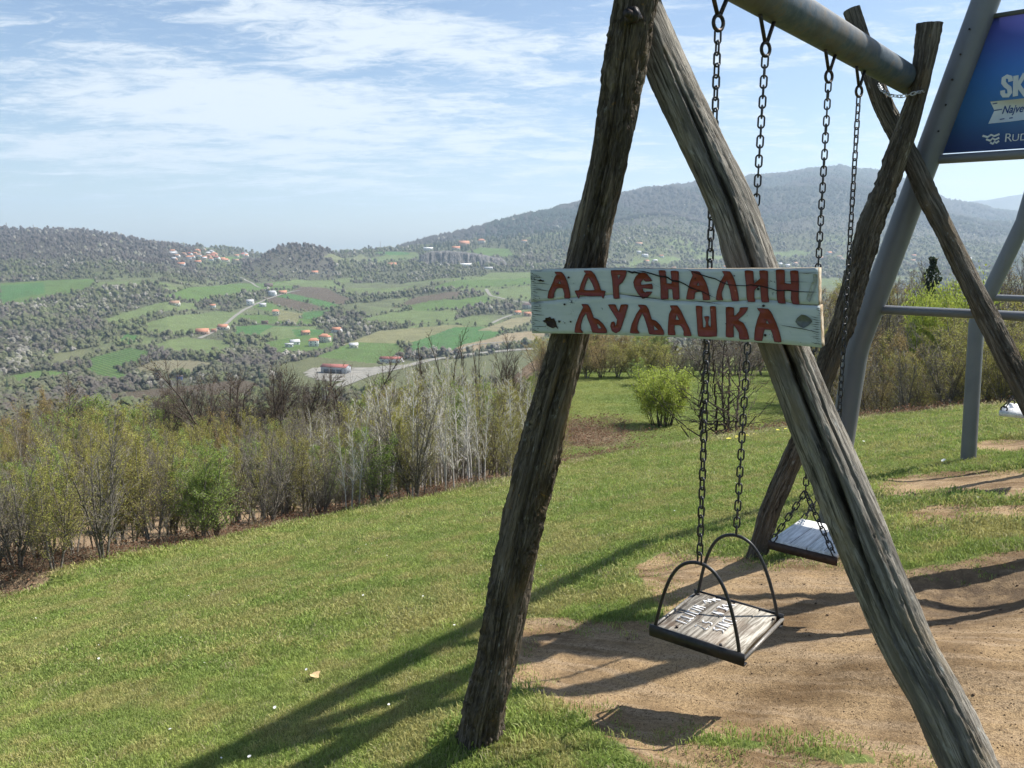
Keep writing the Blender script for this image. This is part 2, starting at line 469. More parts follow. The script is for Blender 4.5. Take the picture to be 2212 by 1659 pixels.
lit_a = np.maximum(lit_a, .9 * np.exp(-(((X_ - pile[0] + .6) / 2.4) ** 2 + ((Y_ - pile[1]) / 3.0) ** 2)))
lawn = obj('lawn_ground', np_mesh('lawn_ground', np.stack([X_, Y_, GZ], 1), QF, M_LAWN, True,
          attrs={'dirt': dirt_a, 'dark_soil_shade': soil_shade_a, 'litter': lit_a}))
lawn['kind'] = 'structure'

# ------------------------------------------------------------------ the valley and the hills
def yr(y): return (529.0 - y) / 1745.0             # picture height -> slope of the sight line
COLX = np.array([-1500, -500, 0, 180, 350, 430, 560, 700, 860, 960, 1100, 1230, 1340, 1450, 1560, 1700, 1800, 1890, 1960, 2030, 2100, 2212, 2600, 3600])
SKY  = np.array([470, 480, 495, 498, 528, 540, 553, 550, 538, 514, 480, 449, 427, 407, 396, 386, 372, 386, 408, 436, 452, 470, 500, 520])
RDG  = np.array([2300, 2300, 2300, 2300, 2450, 2500, 2600, 2800, 3000, 3100, 3300, 3600, 3800, 4100, 4500, 5000, 5200, 5200, 5100, 5000, 5000, 5000, 5000, 5000])
FOOT = np.array([1500, 1500, 1450, 1450, 1500, 1800, 2100, 2100, 2100, 1900, 1900, 1900, 2000, 2100, 2300, 2300, 2300, 2300, 2300, 2300, 2300, 2300, 2300, 2300])
FR   = np.array([600, 600, 598, 598, 590, 580, 575, 572, 568, 572, 575, 572, 566, 566, 565, 560, 560, 560, 560, 560, 560, 560, 560, 560.])
VT = np.array([110, 200, 350, 500, 600, 800, 1000, 1300, 1500, 1800, 2200, 2600, 3000, 9000.])
VY = np.array([1000, 950, 905, 880, 842, 775, 712, 650, 625, 601, 575, 565, 560, 545.])
def far_h(X, Y):
    X = np.asarray(X, float); Y = np.asarray(Y, float)
    Ys = np.maximum(Y, 60)
    px = 1106 + FPX * (X / Ys) * 1.015
    t = Ys
    base = t * yr(np.interp(t, VT, VY))
    sky = np.interp(px, COLX, SKY); rd = np.interp(px, COLX, RDG); ft = np.interp(px, COLX, FOOT); fr = np.interp(px, COLX, FR)
    sky = sky + np.clip((px - 1150) / 200, 0, 1) * 9 * (fbm(px / 60.0, 0 * px, 0, 3, 45) - .5)
    zf = ft * yr(fr); zr = rd * yr(sky)
    s = np.clip((t - ft) / (rd - ft), 0, 1)
    up = zf + (zr - zf) * (s ** .85)
    back = zr - (t - rd) * .12
    # valley before the foot, blended so that it meets the foot
    bf = ft * yr(np.interp(ft, VT, VY))
    val = base + (zf - bf) * sstep(.45, 1.0, t / ft)
    z = np.where(t < ft, val, np.where(t < rd, up, back))
    def bump(cx, cy, h, sx, sy):
        cX = (cx - 1106) / FPX * cy / 1.015
        return h * np.exp(-((X - cX) / sx) ** 2 - ((Y - cy) / sy) ** 2)
    z = z + bump(606, 1900, 47, 66, 170) + bump(690, 1930, 34, 60, 150) + bump(545, 1880, -6, 40, 120)
    z = z + bump(470, 2450, 14, 130, 260)
    z = z + bump(800, 2500, 14, 200, 300)
    z = z + (fbm(X / 260, Y / 260, 0, 4, 41) - .5) * np.clip((t - 500) / 1200, 0, 1) * 26
    z = z + (fbm(X / 900, Y / 900, 0, 4, 43) - .5) * np.clip((t - 2400) / 1500, 0, 1) * 120 * np.clip(s, 0, 1) * (1 - np.clip(s, 0, 1)) * 4.2
    z = z - np.abs(fbm(X / 520, Y / 1400, 0, 3, 47) - .5) * 420 * np.clip(s, 0, 1) ** .7 * (1 - np.clip(s, 0, 1)) ** .6 * (t > 2600)
    # quarry: the ground drops behind a rim
    return z + EYE
def land_h(X, Y):
    X = np.asarray(X, float); Y = np.asarray(Y, float)
    w = sstep(250, 520, Y)
    a = low_h(X, np.minimum(Y, 500)); b = far_h(X, Y)
    return a * (1 - w) + b * w
def height(X, Y):
    X = np.atleast_1d(np.asarray(X, float)); Y = np.atleast_1d(np.asarray(Y, float))
    z = np.zeros(X.shape); m = Y < 120
    if m.any(): z[m] = ground_h(X[m], Y[m])
    if (~m).any(): z[~m] = land_h(X[~m], Y[~m])
    return z
def land_at(x, y, t0=420): return march(x, y, land_h, t0, 9000, 300)

def poly_px(pts, t0=420): return np.array([land_at(x, y, t0)[:2] for x, y in pts])
GRN1 = (.085, .155, .035); GRN2 = (.130, .180, .065); GRN3 = (.050, .150, .035); BRN = (.100, .070, .055); TAN = (.30, .235, .15); STR = (.20, .195, .095)
FIELDS = [  # picture outline, colour, drilled rows
    ([(0,612),(110,606),(205,604),(200,625),(110,640),(60,655),(0,660)], GRN1, 0),
    ([(0,618),(95,610),(98,634),(60,640),(0,655)], GRN3, 0),
    ([(358,640),(420,620),(520,612),(610,608),(640,606),(632,624),(560,630),(470,640),(425,652)], GRN1, 0),
    ([(312,700),(345,690),(400,680),(470,672),(530,678),(505,705),(440,718),(370,722),(320,718)], GRN2, 0),
    ([(500,682),(560,680),(680,690),(672,702),(600,700),(540,698)], GRN1, 0),
    ([(505,706),(560,702),(650,706),(640,724),(560,728),(510,722)], GRN3, 0),
    ([(575,618),(640,604),(720,606),(745,625),(700,622),(640,618)], GRN2, 0),
    ([(618,636),(650,620),(700,622),(760,648),(740,660),(700,650)], BRN, 0),
    ([(600,632),(625,635),(700,650),(738,660),(720,668),(670,655),(600,642)], GRN3, 0),
    ([(560,640),(600,642),(670,656),(708,668),(650,672),(590,656)], BRN, 0),
    ([(560,650),(600,660),(620,680),(575,672),(540,662)], GRN1, 0),
    ([(650,676),(712,670),(690,690),(655,690)], GRN3, 0),
    ([(560,722),(590,706),(690,705),(672,730),(600,735)], GRN2, 0),
    ([(600,668),(655,678),(640,700),(600,692)], STR, 0),
    ([(630,712),(700,712),(708,730),(640,728)], GRN3, 0),
    ([(560,742),(640,728),(720,720),(720,748),(660,760),(600,765)], GRN1, 0),
    ([(780,690),(840,676),(900,670),(990,675),(980,692),(900,700),(820,702)], GRN2, 0),
    ([(870,658),(930,648),(990,648),(1050,640),(1060,655),(990,668),(900,672)], GRN1, 0),
    ([(850,665),(900,642),(960,632),(1000,630),(985,646),(930,650)], BRN, 0),
    ([(905,628),(960,612),(1010,604),(1150,600),(1150,615),(1000,622)], GRN1, 0),
    ([(1010,606),(1060,590),(1150,588),(1150,600)], GRN2, 0),
    ([(1060,625),(1150,618),(1160,648),(1080,640)], GRN2, 0),
    ([(740,745),(820,715),(900,708),(990,702),(1030,712),(980,735),(860,742),(800,760)], STR, 0),
    ([(880,742),(980,708),(1040,706),(1090,715),(1050,745),(960,760),(890,758)], GRN3, 0),
    ([(960,765),(1000,745),(1100,720),(1180,712),(1180,735),(1100,745),(1020,758)], TAN, 0),
    ([(1030,715),(1100,690),(1150,682),(1150,700),(1080,716)], (.24, .215, .125), 0),
    ([(665,778),(760,740),(860,742),(880,765),(800,790),(700,800)], GRN1, 0),
    ([(780,562),(850,546),(900,545),(905,556),(820,566)], GRN2, 0),
    ([(800,548),(860,544),(890,548),(850,552)], GRN3, 0),
    ([(700,556),(780,548),(800,560),(730,566)], (.15, .165, .085), 0),
    ([(1010,545),(1040,535),(1100,538),(1110,552),(1050,558)], GRN1, 0),
    ([(190,775),(280,752),(330,760),(290,790),(200,800)], (.075, .15, .035), 1),
    ([(175,800),(230,785),(300,822),(230,830)], GRN1, 1),
    ([(285,800),(330,780),(420,778),(470,788),(400,808),(310,812)], (.20, .18, .115), 0),
    ([(335,745),(400,728),(480,735),(520,760),(420,765),(350,760)], GRN2, 0),
    ([(110,765),(180,755),(215,762),(160,785),(115,790)], (.14, .15, .075), 0),
    ([(20,812),(90,800),(160,806),(120,822),(30,830)], GRN1, 0),
    ([(255,735),(275,722),(300,726),(290,742),(262,746)], GRN3, 0),
    ([(230,852),(340,840),(520,820),(560,830),(540,880),(240,880)], (.085, .058, .045), 0),
    ([(600,790),(680,770),(800,785),(1000,775),(1190,745),(1190,800),(900,850),(620,850)], (.115, .125, .06), 0),
    ([(225,690),(320,660),(420,655),(430,668),(330,680),(240,705)], GRN2, 0),
    ([(470,556),(520,552),(530,562),(480,568)], GRN1, 0),
    ([(1350,566),(1420,556),(1480,560),(1440,572),(1360,576)], GRN2, 0),
    ([(1560,596),(1640,588),(1720,592),(1660,604)], GRN1, 0),
    ([(1640,548),(1720,540),(1760,548),(1700,556)], GRN2, 0),
    ([(1500,560),(1560,552),(1600,556),(1540,566)], GRN2, 0),
]
FPOLY = [(poly_px(p), c, rw) for p, c, rw in FIELDS]
ROADS = [  # picture polyline, half width in metres, name
    ([(430,732),(470,712),(500,690),(530,668),(570,650),(625,632),(650,628)], 2.6, 'lane'),
    ([(520,600),(545,612),(560,622)], 2.4, 'lane'),
    ([(700,846),(790,812),(850,798),(930,778),(1030,764),(1120,756),(1200,754),(1300,750)], 5.2, 'road'),
    ([(1150,735),(1020,745),(960,768)], 2.0, 'lane'),
    ([(1050,625),(1060,640),(1100,650),(1145,655)], 3.0, 'lane'),
    ([(1060,700),(1080,690),(1110,680)], 2.5, 'lane'),
]
us = np.concatenate([np.linspace(-1.5, -.80, 40, endpoint=False), np.linspace(-.80, .80, 760), np.linspace(.80, 1.5, 41)[1:]])
ts = np.concatenate([np.geomspace(116, 480, 30, endpoint=False), np.geomspace(480, 2600, 260, endpoint=False), np.geomspace(2600, 6800, 70)])
TU, TT = np.meshgrid(us, ts); FX = (TU * TT).ravel(); FY = TT.ravel(); FZ = land_h(FX, FY)
nearrow = FY < 127; FZ = np.where(nearrow, FZ - .5, FZ)
# base colour of wooded and rough ground
n1 = fbm(FX / 70, FY / 70, 0, 4, 51); n2 = fbm(FX / 18, FY / 18, 0, 3, 53)
wd = fbm(FX / 120, FY / 120, 0, 4, 51); thr = np.where((FX / FY > -.52) & (FY > 480) & (FY < 1700), .46, .37)
wood = sstep(-.02, .03, wd - thr)[:, None]
w = np.clip(sstep(.42, .62, n1), 0, 1)[:, None]; w2 = np.clip(n2, 0, 1)[:, None]
far_c = (1 - w) * np.array([.120, .140, .070]) + w * np.array([.130, .175, .065])
far_c = far_c * (1 - wood) + wood * np.array([.086, .094, .056])
far_c = far_c * (.7 + .6 * w2)
fpx = 1106 + FPX * FX / FY * 1.015
hill = np.maximum(sstep(0, 1, (FY - 2300) / 600), np.maximum(sstep(1450, 1750, FY) * (fpx < 440), sstep(1650, 1800, FY) * (fpx > 515) * (fpx < 720) * (FY < 2350)))[:, None]
far_c = far_c * .86 * (1 - hill) + hill * np.array([.066, .060, .056]) * (.75 + .5 * w2)
rows = np.zeros(len(FX)); isfield = np.zeros(len(FX), bool)
for P, c, rw in FPOLY:
    m = (FX > P[:, 0].min()) & (FX < P[:, 0].max()) & (FY > P[:, 1].min()) & (FY < P[:, 1].max())
    if not m.any(): continue
    idx = np.where(m)[0]; s = poly_sd(P, FX[idx], FY[idx]); k = idx[s > 0]
    v = (.88 + .24 * fbm(FX[k] / 30, FY[k] / 30, 0, 3, 57))[:, None]
    far_c[k] = np.array(c) * .88 * v; rows[k] = rw; isfield[k] = True
nu = len(us); ii = np.arange(len(ts) - 1)[:, None] * nu + np.arange(nu - 1)[None, :]
QF2 = np.stack([ii, ii + 1, ii + nu + 1, ii + nu], -1).reshape(-1, 4)
def land_material():
    t = MT('valley_ground', .95, .1)
    o = t.coord('Object'); c = t.attr('tint')
    n = t.noise(o, .06, 5, .65); n2 = t.noise(o, .35, 4, .7)
    c = t.mix(t.rmp(n, .3, .7, 0, .35), c, (.03, .035, .015), 'MIX')
    c = t.mix(t.rmp(n2, .35, .75, 0, .4), c, (.16, .15, .09))
    w = t.N('ShaderNodeTexWave', wave_type='BANDS', bands_direction='DIAGONAL'); w.inputs['Scale'].default_value = .09
    t.L(o, w.inputs['Vector'])
    c = t.mix(t.math('MULTIPLY', t.attr('rows', 'Fac'), t.rmp(w.outputs['Fac'], .45, .6, 0, .6)), c, (.03, .06, .02))
    t.color(c); t.bump(t.math('ADD', n, n2), 3.0, .5)
    return t.m
M_LAND = land_material()
valley = obj('valley_terrain', np_mesh('valley_terrain', np.stack([FX, FY, FZ], 1), QF2, M_LAND, True, attrs={'tint': far_c, 'rows': rows}))
valley['kind'] = 'structure'
# the farther blue ridge behind the mountain's right shoulder, and the plain under everything
def ridge_mesh():
    u = np.linspace(-.5, .85, 200); k = np.linspace(0, 1, 14)
    U, K = np.meshgrid(u, k); t = 6900 + K * 1900; px = 1106 + FPX * U * 1.015
    sky = np.interp(px, [-800, 900, 1700, 1900, 2060, 2120, 2170, 2212, 2300, 2500, 3000, 5000], [545, 545, 520, 460, 440, 433, 425, 421, 415, 432, 420, 500])
    z = -150 + (7850 * yr(sky) + 150 + 60 * (fbm(U * 14, K * 0, 0, 4, 61) - .5)) * np.sin(np.clip(K, 0, 1) * math.pi / 1.0) ** .7
    X = U * t; n = len(u); ii = np.arange(len(k) - 1)[:, None] * n + np.arange(n - 1)[None, :]
    Q = np.stack([ii, ii + 1, ii + n + 1, ii + n], -1).reshape(-1, 4)
    return np_mesh('far_ridge', np.stack([X.ravel(), t.ravel(), z.ravel() + EYE], 1), Q, simple('far_ridge_forest', (.085, .085, .065), .95, .1, 0, .3, .004), True)
fr_ = obj('far_ridge', ridge_mesh()); fr_['kind'] = 'structure'
pl = MB(); A = np.linspace(0, 2 * math.pi, 65)[:-1]
R0 = 9600; V = [[0, 0, -165]] + [[R0 * math.cos(a), R0 * math.sin(a), -165] for a in A]
pl.add(V, (), [[0, 1 + i, 1 + (i + 1) % 64] for i in range(64)])
pg = pl.build('plain_ground', simple('plain_field', (.10, .12, .06), .95, .1, 0, .3, .003)); pg['kind'] = 'structure'

# roads in the valley: strips draped 0.3 m over the land
M_ROAD = simple('pale_road_surface', (.20, .19, .165), .9, .2, 0, .12, .3)
ROADPTS = []
for pts, hw, nm in ROADS:
    P = poly_px(pts); s = np.r_[0, np.cumsum(np.hypot(*np.diff(P, axis=0).T))]; q = np.arange(0, s[-1], 5.0)
    X = np.interp(q, s, P[:, 0]); Y = np.interp(q, s, P[:, 1])
    for _ in range(6): X[1:-1] = (X[:-2] + X[1:-1] * 2 + X[2:]) / 4; Y[1:-1] = (Y[:-2] + Y[1:-1] * 2 + Y[2:]) / 4
    tx, ty = np.gradient(X), np.gradient(Y); l = np.hypot(tx, ty); nx_, ny_ = -ty / l, tx / l
    V = []; offs = np.linspace(-hw, hw, 3)
    for o_ in offs:
        x, y = X + nx_ * o_, Y + ny_ * o_
        V.append(np.stack([x, y, land_h(x, y) + .45], 1))
    V = np.stack(V, 1).reshape(-1, 3); n = len(X); Q = []
    for i in range(n - 1):
        for k in range(2): Q.append([i * 3 + k, i * 3 + k + 1, (i + 1) * 3 + k + 1, (i + 1) * 3 + k])
    o = obj('valley_' + nm, np_mesh('valley_' + nm, V, np.array(Q), M_ROAD, True)); o['kind'] = 'structure'
    ROADPTS.append(np.stack([X, Y], 1))
ROADALL = np.concatenate(ROADPTS)
# gravel yard beside the sheds
yd = poly_px([(655,800),(700,792),(790,795),(850,790),(900,786),(860,798),(800,812),(740,826),(690,824),(660,812)])
def drape(name, P, mat, dz, step=6.0):
    lo, hi = P.min(0), P.max(0); a = np.arange(lo[0], hi[0] + step, step); b = np.arange(lo[1], hi[1] + step, step)
    A_, B_ = np.meshgrid(a, b); x, y = A_.ravel(), B_.ravel(); s = poly_sd(P, x, y) > 0
    n = len(a); ii = (np.arange(len(b) - 1)[:, None] * n + np.arange(n - 1)[None, :]).ravel()
    Q = np.stack([ii, ii + 1, ii + n + 1, ii + n], 1); Q = Q[s[Q].sum(1) >= 3]
    o = obj(name, np_mesh(name, np.stack([x, y, land_h(x, y) + dz], 1), Q, mat, True)); o['kind'] = 'structure'; return o
drape('gravel_yard', yd, simple('pale_gravel', (.20, .19, .165), .95, .2, 0, .25, .1), .3, 5.0)

# ------------------------------------------------------------------ haze
def haze():
    m = MB(); x0, x1, y0, y1, z0, z1 = -12800, 12800, -2000, 12900, -166, 530
    y0 = -9700; x0, x1, y1 = -9700, 9700, 9700
    m.box(((x0 + x1) / 2, (y0 + y1) / 2, (z0 + z1) / 2), (x1 - x0, y1 - y0, z1 - z0))
    mat = bpy.data.materials.new('haze_air'); mat.use_nodes = True; nt = mat.node_tree; nt.nodes.clear()
    out = nt.nodes.new('ShaderNodeOutputMaterial'); v = nt.nodes.new('ShaderNodeVolumePrincipled')
    v.inputs['Color'].default_value = (.66, .82, 1.0, 1); v.inputs['Density'].default_value = HAZE_D; v.inputs['Anisotropy'].default_value = .25
    nt.links.new(v.outputs[0], out.inputs['Volume'])
    o = m.build('haze', mat); o['kind'] = 'stuff'
HAZE_D = 1.15e-4
haze()
# ------------------------------------------------------------------ far woods: crowns set one by one on the slopes, too many to count
def crown_material(name, tr=.25):
    t = MT(name, .9, .1)
    c = t.attr('tint', typ='INSTANCER')
    n = t.noise(t.coord('Object'), 2.6, 3, .6)
    c = t.mix(t.rmp(n, .3, .7, 0, .2), c, (.03, .032, .02))
    t.color(c)
    g = t.N('ShaderNodeNewGeometry'); o = t.coord('Object', loc=(0, 0, -.35)); vt = t.N('ShaderNodeVectorTransform', vector_type='NORMAL', convert_from='OBJECT', convert_to='WORLD'); t.L(o, vt.inputs[0])
    a = t.N('ShaderNodeVectorMath', operation='SCALE'); t.L(g.outputs['Normal'], a.inputs[0]); a.inputs['Scale'].default_value = .45
    b0 = t.N('ShaderNodeVectorMath', operation='ADD'); t.L(vt.outputs[0], b0.inputs[0]); t.L(a.outputs[0], b0.inputs[1]); b = t.N('ShaderNodeVectorMath', operation='ADD'); t.L(b0.outputs[0], b.inputs[0]); b.inputs[1].default_value = (0, 0, 1.5)
    nn = t.N('ShaderNodeVectorMath', operation='NORMALIZE'); t.L(b.outputs[0], nn.inputs[0]); t.L(nn.outputs[0], t.b.inputs['Normal'])
    return t.m
M_CROWN = crown_material('far_crown')
def puff(seed, n, sx=1, sz=1, fs=.33, solid=True):
    """a crown of n leaf clumps spread through an uneven ellipsoid"""
    r = np.random.default_rng(seed); V = []; T = []
    for i in range(n):
        d = r.normal(size=3); d /= np.linalg.norm(d)
        if d[2] < -.4: d[2] *= -1
        rad = r.uniform(.62, 1.0) * (1 + .18 * math.sin(3 * d[0] + seed) + .15 * math.sin(5 * d[1] + 2 * seed))
        c = d * rad * np.array([sx, sx, sz]); c[2] += sz * .85
        a = np.cross(d, r.normal(size=3)); a /= np.linalg.norm(a); b = np.cross(d, a)
        tl = r.normal(scale=.35, size=3)
        a = a + tl * .5; s_ = fs * r.uniform(.6, 1.3)
        V += [c + a * s_, c - a * s_ * .6 + b * s_, c - a * s_ * .6 - b * s_, c + d * s_ * .7]
        k = 4 * i; T += [[k, k + 1, k + 3], [k + 1, k + 2, k + 3], [k + 2, k, k + 3]]
    return np.array(V), np.array(T)
def proto(name, V, T, mat):
    o = bpy.data.objects.new(name, np_mesh(name, V, T, mat)); return o       # never linked: only the source of instances
def cone_tree(seed):
    r = np.random.default_rng(seed); V = []; T = []; n = 0
    for k in range(7):
        z = .25 + k * .33; R = .62 * (1 - k / 7.6)
        m = 9
        V.append([0, 0, z + .55])
        for i in range(m):
            a = 2 * math.pi * (i + .5 * (k % 2)) / m; q = R * r.uniform(.7, 1.15)
            V.append([q * math.cos(a), q * math.sin(a), z - r.uniform(0, .12)])
        for i in range(m): T.append([n, n + 1 + i, n + 1 + (i + 1) % m])
        n += m + 1
    return np.array(V), np.array(T)
def instancer(name, src, P, tint, scale, rot, kind='stuff', label=None, vec_scale=None):
    me = bpy.data.meshes.new(name); me.vertices.add(len(P)); me.vertices.foreach_set('co', np.asarray(P, np.float32).ravel())
    c = np.concatenate([tint, np.ones((len(P), 1))], 1).astype(np.float32)
    a = me.attributes.new('tint', 'FLOAT_COLOR', 'POINT'); a.data.foreach_set('color', c.ravel())
    a = me.attributes.new('size', 'FLOAT_VECTOR', 'POINT'); a.data.foreach_set('vector', np.asarray(scale, np.float32).ravel())
    a = me.attributes.new('turn', 'FLOAT_VECTOR', 'POINT'); a.data.foreach_set('vector', np.asarray(rot, np.float32).ravel())
    o = bpy.data.objects.new(name, me); COL.objects.link(o)
    ng = bpy.data.node_groups.new(name, 'GeometryNodeTree')
    ng.interface.new_socket('Geometry', in_out='INPUT', socket_type='NodeSocketGeometry')
    ng.interface.new_socket('Geometry', in_out='OUTPUT', socket_type='NodeSocketGeometry')
    N = ng.nodes.new; L = ng.links.new
    gi = N('NodeGroupInput'); go = N('NodeGroupOutput'); ip = N('GeometryNodeInstanceOnPoints')
    oi = N('GeometryNodeObjectInfo'); oi.inputs['Object'].default_value = src; oi.inputs['As Instance'].default_value = True
    def at(nm, typ):
        n = N('GeometryNodeInputNamedAttribute'); n.data_type = typ; n.inputs['Name'].default_value = nm; return n.outputs['Attribute']
    L(gi.outputs[0], ip.inputs['Points']); L(oi.outputs['Geometry'], ip.inputs['Instance'])
    L(at('size', 'FLOAT_VECTOR'), ip.inputs['Scale'])
    e = N('FunctionNodeEulerToRotation'); L(at('turn', 'FLOAT_VECTOR'), e.inputs[0]); L(e.outputs[0], ip.inputs['Rotation'])
    L(ip.outputs[0], go.inputs[0])
    m = o.modifiers.new('scatter', 'NODES'); m.node_group = ng
    if kind: o['kind'] = kind
    if label: o['label'] = label
    return o

HOUSES = []   # filled below with plan positions, so that no tree stands in a house
def house_clear(X, Y, r=14):
    ok = np.ones(len(X), bool)
    for h in HOUSES: ok &= np.hypot(X - h[0], Y - h[1]) > r
    return ok
# houses: px, py(base), width(px), wall, roof, floors, turn, label, extra
CR = (.72, .68, .58); WH = (.78, .78, .76); PK = (.62, .42, .32); OR = (.40, .19, .12); RD = (.30, .115, .095); DK = (.10, .075, .07); GY = (.42, .42, .43); BR = (.30, .19, .13)
HL = [
 (637, 745, 19, WH, GY, 1, .5, "white house with a pale grey roof beside its low shed, leftmost of the hamlet"),
 (625, 750, 17, WH, GY, 1, .2, "low white shed below the grey-roofed house in the valley hamlet", 'shed'),
 (678, 748, 20, WH, OR, 2, .1, "white two-storey house with a pyramid orange roof in the valley hamlet"),
 (702, 739, 24, CR, OR, 2, -.6, "cream house with a broad orange roof right of the pyramid-roofed one", 'house'),
 (660, 724, 17, PK, OR, 1, .6, "small salmon house with an orange roof above the valley hamlet"),
 (728, 718, 20, WH, OR, 1, -.3, "white house half hidden by bushes on the slope above the valley hamlet"),
 (764, 752, 18, CR, GY, 1, .3, "small cream cottage with a grey roof on the meadow right of the hamlet"),
 (596, 682, 15, CR, OR, 2, .3, "cream two-storey house with an orange roof above the lane"),
 (568, 663, 13, WH, GY, 1, .2, "white farmhouse gable beside the lane bend"),
 (541, 660, 15, WH, GY, 2, .2, "plain white house with a grey roof below the lane"),
 (589, 640, 15, WH, GY, 2, -.2, "white gabled house standing on the upper lane"),
 (611, 636, 16, PK, OR, 1, .3, "pinkish house with an orange roof at the ploughed field's corner"),
 (580, 620, 17, BR, DK, 1, .4, "dark roofed brick house at the top of the lane"),
 (438, 722, 26, PK, OR, 1, .1, "long farm building with orange roofs at the lower end of the lane"),
 (483, 712, 22, CR, OR, 1, -.2, "cream farmhouse with an orange hipped roof above the farm building"),
 (462, 718, 11, PK, OR, 1, .2, "small orange-roofed barn between the two lower farmhouses", 'shed'),
 (460, 665, 11, WH, OR, 1, .1, "tiny orange-roofed cottage above the big pale green field"),
 (572, 700, 14, BR, DK, 1, .3, "dark wooden barn on the green field right of the lane", 'shed'),
 (378, 660, 20, CR, BR, 1, .1, "brown-roofed house among trees left of the fields"),
 (726, 806, 58, (.42,.44,.47), RD, 1, -.25, "grey open-fronted warehouse with a dark red roof beside the gravel yard", 'shed'),
 (845, 782, 46, WH, RD, 1, -.15, "long white shed with a red roof by the main road", 'shed'),
 (388, 822, 12, (.16,.20,.42), DK, 1, .5, "blue hut beside a dark spruce at the wood's far edge", 'shed'),
 (1138, 668, 18, GY, DK, 2, .2, "dark roofed grey house just left of the painted board"),
 (1118, 680, 14, CR, OR, 1, .4, "cream cottage with an orange roof left of the painted board"),
 (1140, 683, 15, PK, OR, 1, -.3, "salmon cottage with a bright orange roof touching the painted board's left edge"),
 (847, 576, 18, BR, OR, 1, .2, "orange-roofed house among dark cypresses under the hill meadow"),
 (985, 540, 17, CR, OR, 1, .1, "pale villa with a long orange roof above the quarry"),
 (1002, 534, 22, PK, OR, 1, .3, "salmon villa with a large roof above the quarry"),
 (1040, 526, 15, CR, OR, 2, -.3, "two-storey orange-roofed villa above the quarry's right end"),
 (1132, 524, 12, WH, BR, 1, .1, "small pale house high on the wooded slope"),
 (925, 541, 20, WH, WH, 1, .1, "white flat-roofed building on the rim left of the quarry", 'shed'),
 (870, 537, 16, WH, WH, 1, 0, "long low white building on the skyline ridge", 'shed'),
 (1006, 577, 26, WH, WH, 1, -.15, "large white factory hall at the quarry's foot", 'shed'),
 (1036, 575, 11, WH, WH, 2, 0, "small white factory block right of the large hall", 'shed'),
 (946, 575, 14, GY, GY, 1, 0, "grey factory sheds at the quarry's foot left", 'shed'),
 (1055, 582, 19, WH, GY, 1, 0, "low white shed in front of the quarry's factory", 'shed'),
 (680, 592, 14, CR, OR, 1, .2, "orange-roofed cottage below the dark wooded knoll"),
 (8, 886, 14, CR, OR, 1, .3, "orange-roofed house at the photo's left edge behind the wood"),
 (392, 574, 15, WH, OR, 1, .1, "white house with a bright orange roof below the hilltop village, left one"),
 (428, 569, 13, CR, OR, 1, .2, "orange-roofed house below the hilltop village, right one"),
 (1585, 549, 26, WH, OR, 1, 0, "long white building with an orange roof at the mountain's foot right of the log"),
 (1628, 550, 22, CR, OR, 1, .1, "cream house with an orange roof at the mountain's foot"),
 (1380, 530, 14, CR, BR, 1, .1, "lone cream house on the slope between the two logs"),
]
r = np.random.default_rng(5)
VIL = []
for i in range(34):
    x = r.uniform(372, 470) if i % 3 else r.uniform(440, 545)
    y = r.uniform(541, 562) if x < 450 else r.uniform(548, 568)
    VIL.append((x, y, r.uniform(8, 14), [CR, WH, PK][i % 3], [OR, BR, GY, OR, RD][i % 5], 1 + (i % 2), r.uniform(-.7, .7)))
for i in range(26):
    VIL.append((r.uniform(1380, 2190), r.uniform(545, 585), r.uniform(8, 13), [WH, CR, WH][i % 3], [OR, BR, GY][i % 3], 1, r.uniform(-.7, .7)))
_wm = {}
def wmat(c, nm):
    k = (nm,) + tuple(c)
    if k not in _wm: _wm[k] = simple(nm, c, .85, .2, 0, .12, .6)
    return _wm[k]
M_WIN = simple('dark_window', (.04, .045, .055), .25, .5)
